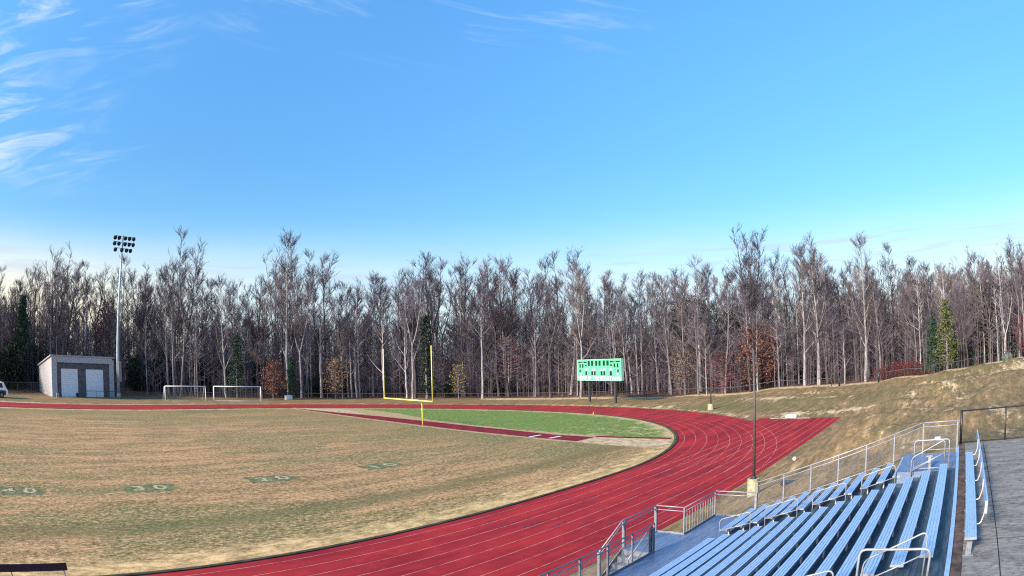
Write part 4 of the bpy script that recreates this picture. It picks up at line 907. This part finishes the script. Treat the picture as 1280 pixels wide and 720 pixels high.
for (d0, d1, cnt, a0, a1) in rows:
    for k in range(cnt):
        a = a0+(a1-a0)*(k+r_.uniform(.05, .95))/cnt; D = float(np.interp(a, FD_AZ, FD_D))+r_.uniform(d0, d1); p = polar(a, D)
        if a < 9 and D < 128: D = 128+r_.uniform(0, 8); p = polar(a, D)
        if a < 16 and 5 < a and D < 136: D += 10; p = polar(a, D)
        Href = topz(a, min(D, 138), p[0], p[1]); H = Href*(r_.uniform(.78, 1.0) if d0 < 10 else r_.uniform(.82, 1.0)); 
        if r_.random() < .14: H *= .8
        s = H/27.5; right = a > 58
        bark = r_.choices(['bark_pale', 'bark_mid', 'bark_dark'], [.28, .44, .28] if d0 < 10 else [.1, .4, .5])[0]; twig = r_.choices(['twig_a', 'twig_b', 'twig_c'], [.4, .25, .35])[0]
        lb, gr = zone(a); bare_tree(p[0], p[1], s*(r_.uniform(.9, 1.05)), r_.randrange(12), bark, twig, r_.uniform(0, 6.28), lb, gr); N += 1
# trees that stand out
for (a, dd, top, i, bark, twig, lb) in [
  (28.7, 3, .187, 3, 'bark_pale', 'twig_c', 'tallest wide-crowned bare tree right of the two soccer goals'),
  (18.7, 4, .180, 9, 'bark_mid', 'twig_c', 'broad bare tree with spreading forked limbs just right of the floodlight mast'),
  (6.2, 10, .164, 2, 'bark_dark', 'twig_c', 'spreading forked bare tree rising above the left end of the shed'),
  (70.3, 4, .178, 4, 'bark_dark', 'twig_c', 'tallest dark twin-stemmed bare tree above the slim pole by the grandstand'),
  (76.6, 3, .158, 1, 'bark_pale', 'twig_b', 'tall narrow pale-trunked bare tree above the end of the sprint chute'),
  (81.0, 3, .152, 3, 'bark_pale', 'twig_b', 'pale-trunked bare tree with a full rounded crown above the field gate'),
  (96.4, 4, .120, 4, 'bark_mid', 'twig_c', 'dark-crowned bare tree at the far right edge of the photo')]:
    D = float(np.interp(a, FD_AZ, FD_D))+dd; p = polar(a, D)
    if a < 9: D = 134; p = polar(a, D)
    s = (CZ+top*D-gz(p[0], p[1]))/27.5; bare_tree(p[0], p[1], s, i, bark, twig, 1.0+a, lb)
a = 39.9; D = 120; p = polar(a, D); bare_tree(p[0], p[1], .78, 9, 'bark_pale', 'twig_a', 2.2, 'pale forked tree directly behind the right yellow upright')
a = 66.2; D = 104.5; p = polar(a, D); bare_tree(p[0], p[1], .40, 7, 'bark_pale', 'twig_b', .7, 'small tan spreading bare tree behind the far slim pole')
a = 79.0; D = 103; p = polar(a, D); bare_tree(p[0], p[1], .33, 9, 'bark_pale', 'twig_a', .7, 'small pale branching tree standing behind the field gate', sz=.95)
a = 33.6; D = 128; p = polar(a, D); bare_tree(p[0], p[1], .42, 7, 'bark_pale', 'twig_b', 2.7, 'small pale many-branched tree left of the yellow goalpost')

# leafy trees and evergreens
def leafy(name, az_, D, H, wr, mat, label, n=2600, size=.16, seed=1, base=.12, conical=False, bark='bark_mid', group=None, cat='tree'):
    r = np.random.RandomState(seed); p = polar(az_, D); e = empty(name, (p[0], p[1], gz(p[0], p[1])), 0, label, cat, group)
    T = [(0, 0, -.3, 0, 0, H*.35, H*.018+.03, H*.014+.02), (0, 0, H*.35, .02*H, 0, H*.93, H*.014+.02, .02)]; cen = []
    nb_ = 46
    for k in range(nb_):
        f_ = base+(1-base)*(k+.5)/nb_; az2 = k*2.4+r.uniform(-.4, .4)
        rad_ = wr*((1-f_)/(1-base))**.8*1.05 if conical else wr*math.sqrt(max(.05, 1-((f_-.5*(1+base))/(.55*(1-base)+.02))**2))
        rad_ *= r.uniform(.6, 1.15); zz_ = H*f_; tip = np.array([cos(az2)*rad_, sin(az2)*rad_, zz_+(.0 if conical else .12*rad_)]); T.append((0, 0, zz_*.93, *tip, .03+.004*H, .012))
        for u in (.35, .6, .8, 1.0): cen.append(tip*[u, u, 1]+r.normal(0, .12*wr*.5, 3))
    V1, Q1 = segs_to_mesh(np.array(T), 5); np_mesh('trunk', V1, Q1, M[bark], e, True)
    V2, Q2 = leaves(np.array(cen), n, size, .085*wr+.12, seed+5); np_mesh('foliage', V2, Q2, M[mat], e); return e
leafy('pine_tree', 3.1, 131, 17.5, 2.6, 'leaf_pine', 'tall narrow dark pine leaning over the wood at the left', 2600, .22, 3, .42, True, 'bark_dark')
leafy('russet_tree', 27.3, 124.5, 7.0, 2.5, 'leaf_red', 'small round russet-leaved tree right of the soccer goals', 2200, .15, 4)
leafy('russet_tree', 33.0, 127.5, 7.5, 2.7, 'leaf_tan', 'small orange-brown leaved tree left of the goalpost', 1700, .15, 5)
leafy('russet_tree', 11.2, 141, 17.0, 2.6, 'leaf_crim', 'slender crimson-leaved tree left of the floodlight mast', 1500, .17, 6, .3)
leafy('russet_tree', 70.9, 107, 10.0, 4.4, 'leaf_red', 'large russet-leaved tree behind the slim pole by the grandstand', 4200, .17, 7, .15)
leafy('russet_tree', 67.6, 106.5, 6.0, 3.0, 'leaf_crim', 'low reddish leafy tree between the tan tree and the large russet one', 900, .14, 17, .1)
leafy('russet_tree', 63.8, 108, 7.0, 2.5, 'leaf_tan', 'thin tan-leaved sapling left of the small tan tree', 700, .14, 18, .2)
leafy('russet_tree', 97.0, 95, 5.5, 2.0, 'leaf_crim', 'crimson-leaved small tree at the right end of the hill crest', 1300, .14, 19)
leafy('spruce_tree', 29.0, 125.5, 8.0, 1.6, 'leaf_pine', 'small dark green spruce beside the round russet tree', 2200, .15, 8, .05, True)
leafy('cedar_tree', 24.0, 128, 12.5, 2.3, 'leaf_pine', 'loose grey-green cedar behind the right soccer goal', 1700, .17, 9, .1, True)
leafy('cedar_tree', 89.0, 97, 9.5, 2.6, 'leaf_lime', 'yellow-green cedar at the edge of the wood on the hill', 2300, .16, 10, .1, True)
leafy('cedar_tree', 87.7, 99, 8.0, 2.0, 'leaf_pine', 'dark green cedar just left of the yellow-green one', 2200, .15, 11, .05, True)
leafy('holly_tree', 65.2, 124, 17, 5.0, 'leaf_dark', 'big dark evergreen mass inside the wood left of the russet tree', 4500, .24, 12, .15)
leafy('holly_tree', 68.9, 118, 13, 3.4, 'leaf_dark', 'dark evergreen behind the pale trunk left of the russet tree', 3500, .22, 13, .1)
leafy('holly_tree', 94.0, 104, 11, 4.5, 'leaf_dark', 'dark evergreen mass in the wood above the boulder', 4000, .22, 14, .1)
leafy('holly_tree', 58.6, 124, 9, 3.0, 'leaf_dark', 'dark evergreen just right of the scoreboard', 2600, .2, 15, .05)
leafy('holly_tree', 41.2, 125, 16, 1.3, 'leaf_dark', 'black ivy-clad trunk behind the right upright', 2600, .2, 16, .05)
leafy('golden_sapling', 44.0, 124, 6.5, 2.0, 'leaf_gold', 'thin golden-leaved sapling right of the goalpost', 500, .13, 20, .15)
leafy('russet_tree', 48.5, 127, 12, 3.2, 'leaf_crim', 'faint pinkish-leaved tree deep in the wood right of the goalpost', 700, .15, 21, .3)
r_ = random.Random(5); ZL = {0: 'behind the white vehicle and shed fence', 1: 'behind the soccer goals', 2: 'deep under the trees beyond the goalpost', 3: 'at the foot of the wood along the hill'}
for (a0, a1, cnt, hh, zi) in ((-3, 5, 10, 6.5, 0), (13.5, 27.5, 18, 6.5, 1), (29, 60, 12, 3.2, 2), (72, 97, 12, 3.6, 3)):
    for k in range(cnt):
        a = a0+(a1-a0)*(k+r_.random())/cnt; D = float(np.interp(a, FD_AZ, FD_D))+(r_.uniform(9, 20) if a < 28 else r_.uniform(6, 22)); 
        leafy('evergreen_shrub', a, D, hh*r_.uniform(.7, 1.3), r_.uniform(1.8, 3.4), 'leaf_dark', 'dark evergreen shrub '+ZL[zi], 1200, .24, 100+k+zi*50, .02, False, 'bark_dark', 'evergreen shrubs '+ZL[zi], 'shrub')
for k, a in enumerate(np.linspace(82.6, 86.2, 6)):
    leafy('red_shrub', a, float(np.interp(a, FD_AZ, FD_D))+2.2, 1.9, 1.6, 'leaf_crim', 'low red shrub in the row along the wood right of the field gate', 420, .11, 300+k, .05, False, 'bark_dark', 'low red shrubs in a row', 'shrub')

# undergrowth and the wood beyond: masses nobody could count
def mass(name, protos_, n, a0, a1, d0, d1, s0, s1, mat, seed, label, sides=3, gap=None):
    r = np.random.RandomState(seed); A_ = []
    for k in range(n):
        P = protos_[r.randint(len(protos_))]; a = r.uniform(a0, a1); D = float(np.interp(a, FD_AZ, FD_D))+r.uniform(d0, d1); x, y, _ = polar(a, D)
        if -4 < a < 15 and D < 134: D += 14; x, y, _ = polar(a, D)
        if gap and gap[0] < a < gap[1] and r.rand() < gap[2]: continue
        th = r.uniform(0, 6.28); c_, s_ = cos(th), sin(th); s = r.uniform(s0, s1); B_ = P.copy()
        for o_ in (0, 3):
            X_ = P[:, o_]*c_-P[:, o_+1]*s_; Y_ = P[:, o_]*s_+P[:, o_+1]*c_; B_[:, o_] = X_*s+x; B_[:, o_+1] = Y_*s+y; B_[:, o_+2] = P[:, o_+2]*s+0
        zg = gz(x, y); B_[:, 2] += zg; B_[:, 5] += zg; B_[:, 6:] *= s**.5; A_.append(B_)
    V_, Q_ = segs_to_mesh(np.concatenate(A_), sides); o = np_mesh(name, V_, Q_, mat); tag(o, label, 'wood', kind='stuff'); return o
def sapling(seed, H=6):
    r = random.Random(seed); S = [(0, 0, 0, 0, 0, H*.5, .04, .03), (0, 0, H*.5, r.gauss(0, .3), r.gauss(0, .3), H, .03, .012)]
    for k in range(12):
        z = H*r.uniform(.12, .95); a = r.uniform(0, 6.28); L_ = H*r.uniform(.12, .3); e = r.uniform(.3, 1.0); q = (cos(a)*cos(e)*L_, sin(a)*cos(e)*L_, z+sin(e)*L_); S.append((0, 0, z, *q, .022, .010))
        for j in range(4):
            u = r.uniform(.3, 1); b0 = (q[0]*u, q[1]*u, z+(q[2]-z)*u); a2 = a+r.uniform(-1.2, 1.2); l2 = L_*r.uniform(.25, .5); S.append((*b0, b0[0]+cos(a2)*l2*.8, b0[1]+sin(a2)*l2*.8, b0[2]+l2*r.uniform(.2, .8), .013, .008))
    return np.array(S)
sap = [sapling(i) for i in range(6)]
mass('undergrowth', sap, 2000, -5, 104, 2, 30, .6, 1.9, M['twig_a'], 1, 'mauve-grey tangle of bare saplings filling the foot of the wood')
mass('undergrowth', sap, 1300, -5, 104, 6, 44, .9, 2.6, M['twig_b'], 2, 'brown tangle of bare saplings under the taller trees')
def poletree(seed, H=15):
    r = random.Random(seed); x, y = r.gauss(0, .25), r.gauss(0, .25); S = [(0, 0, -.2, x*.5, y*.5, H*.5, .11, .085), (x*.5, y*.5, H*.5, x, y, H, .085, .02)]
    for k in range(22):
        z = H*(.35+.63*r.random()); f_ = z/H; a = r.uniform(0, 6.28); L_ = H*r.uniform(.07, .18)*(1.3-f_); e = r.uniform(.5, 1.15); b0 = (x*f_, y*f_, z); q = (b0[0]+cos(a)*cos(e)*L_, b0[1]+sin(a)*cos(e)*L_, z+sin(e)*L_); S.append((*b0, *q, .034, .014))
        for j in range(5):
            u = r.uniform(.3, 1); c0 = tuple(b0[i]+(q[i]-b0[i])*u for i in range(3)); a2 = a+r.uniform(-1.3, 1.3); l2 = L_*r.uniform(.3, .6); S.append((*c0, c0[0]+cos(a2)*l2*.7, c0[1]+sin(a2)*l2*.7, c0[2]+l2*r.uniform(.3, 1), .017, .009))
    return np.array(S)
pt = [poletree(i) for i in range(7)]
mass('young_wood', pt, 220, -6, 105, 3, 34, .65, 1.25, M['bark_pale'], 7, 'many thin pale young trunks standing between the bigger trees')
mass('young_wood', pt, 700, -6, 105, 8, 60, .7, 1.3, M['bark_dark'], 8, 'grey-mauve crowd of slender young trees filling the middle of the wood')
fw = []
for i in (1, 3, 5, 8, 10):
    T, W_ = GEO[i][2], GEO[i][3]; q = np.random.RandomState(i).permutation(len(W_))[:900]; w2 = W_[q].copy(); w2[:, 6:] *= 2.4; fw.append(np.concatenate([T, w2]))
mass('far_wood', fw, 380, -8, 108, 60, 125, .50, .80, M['twig_c'], 3, 'dim mass of bare trunks and twigs deep in the wood', 3, (69, 75, .5))
mass('far_wood', fw, 330, -8, 108, 40, 90, .38, .62, M['twig_a'], 4, 'dim mauve mass of lower bare trees behind the nearer trunks', 3, (69, 75, .4))
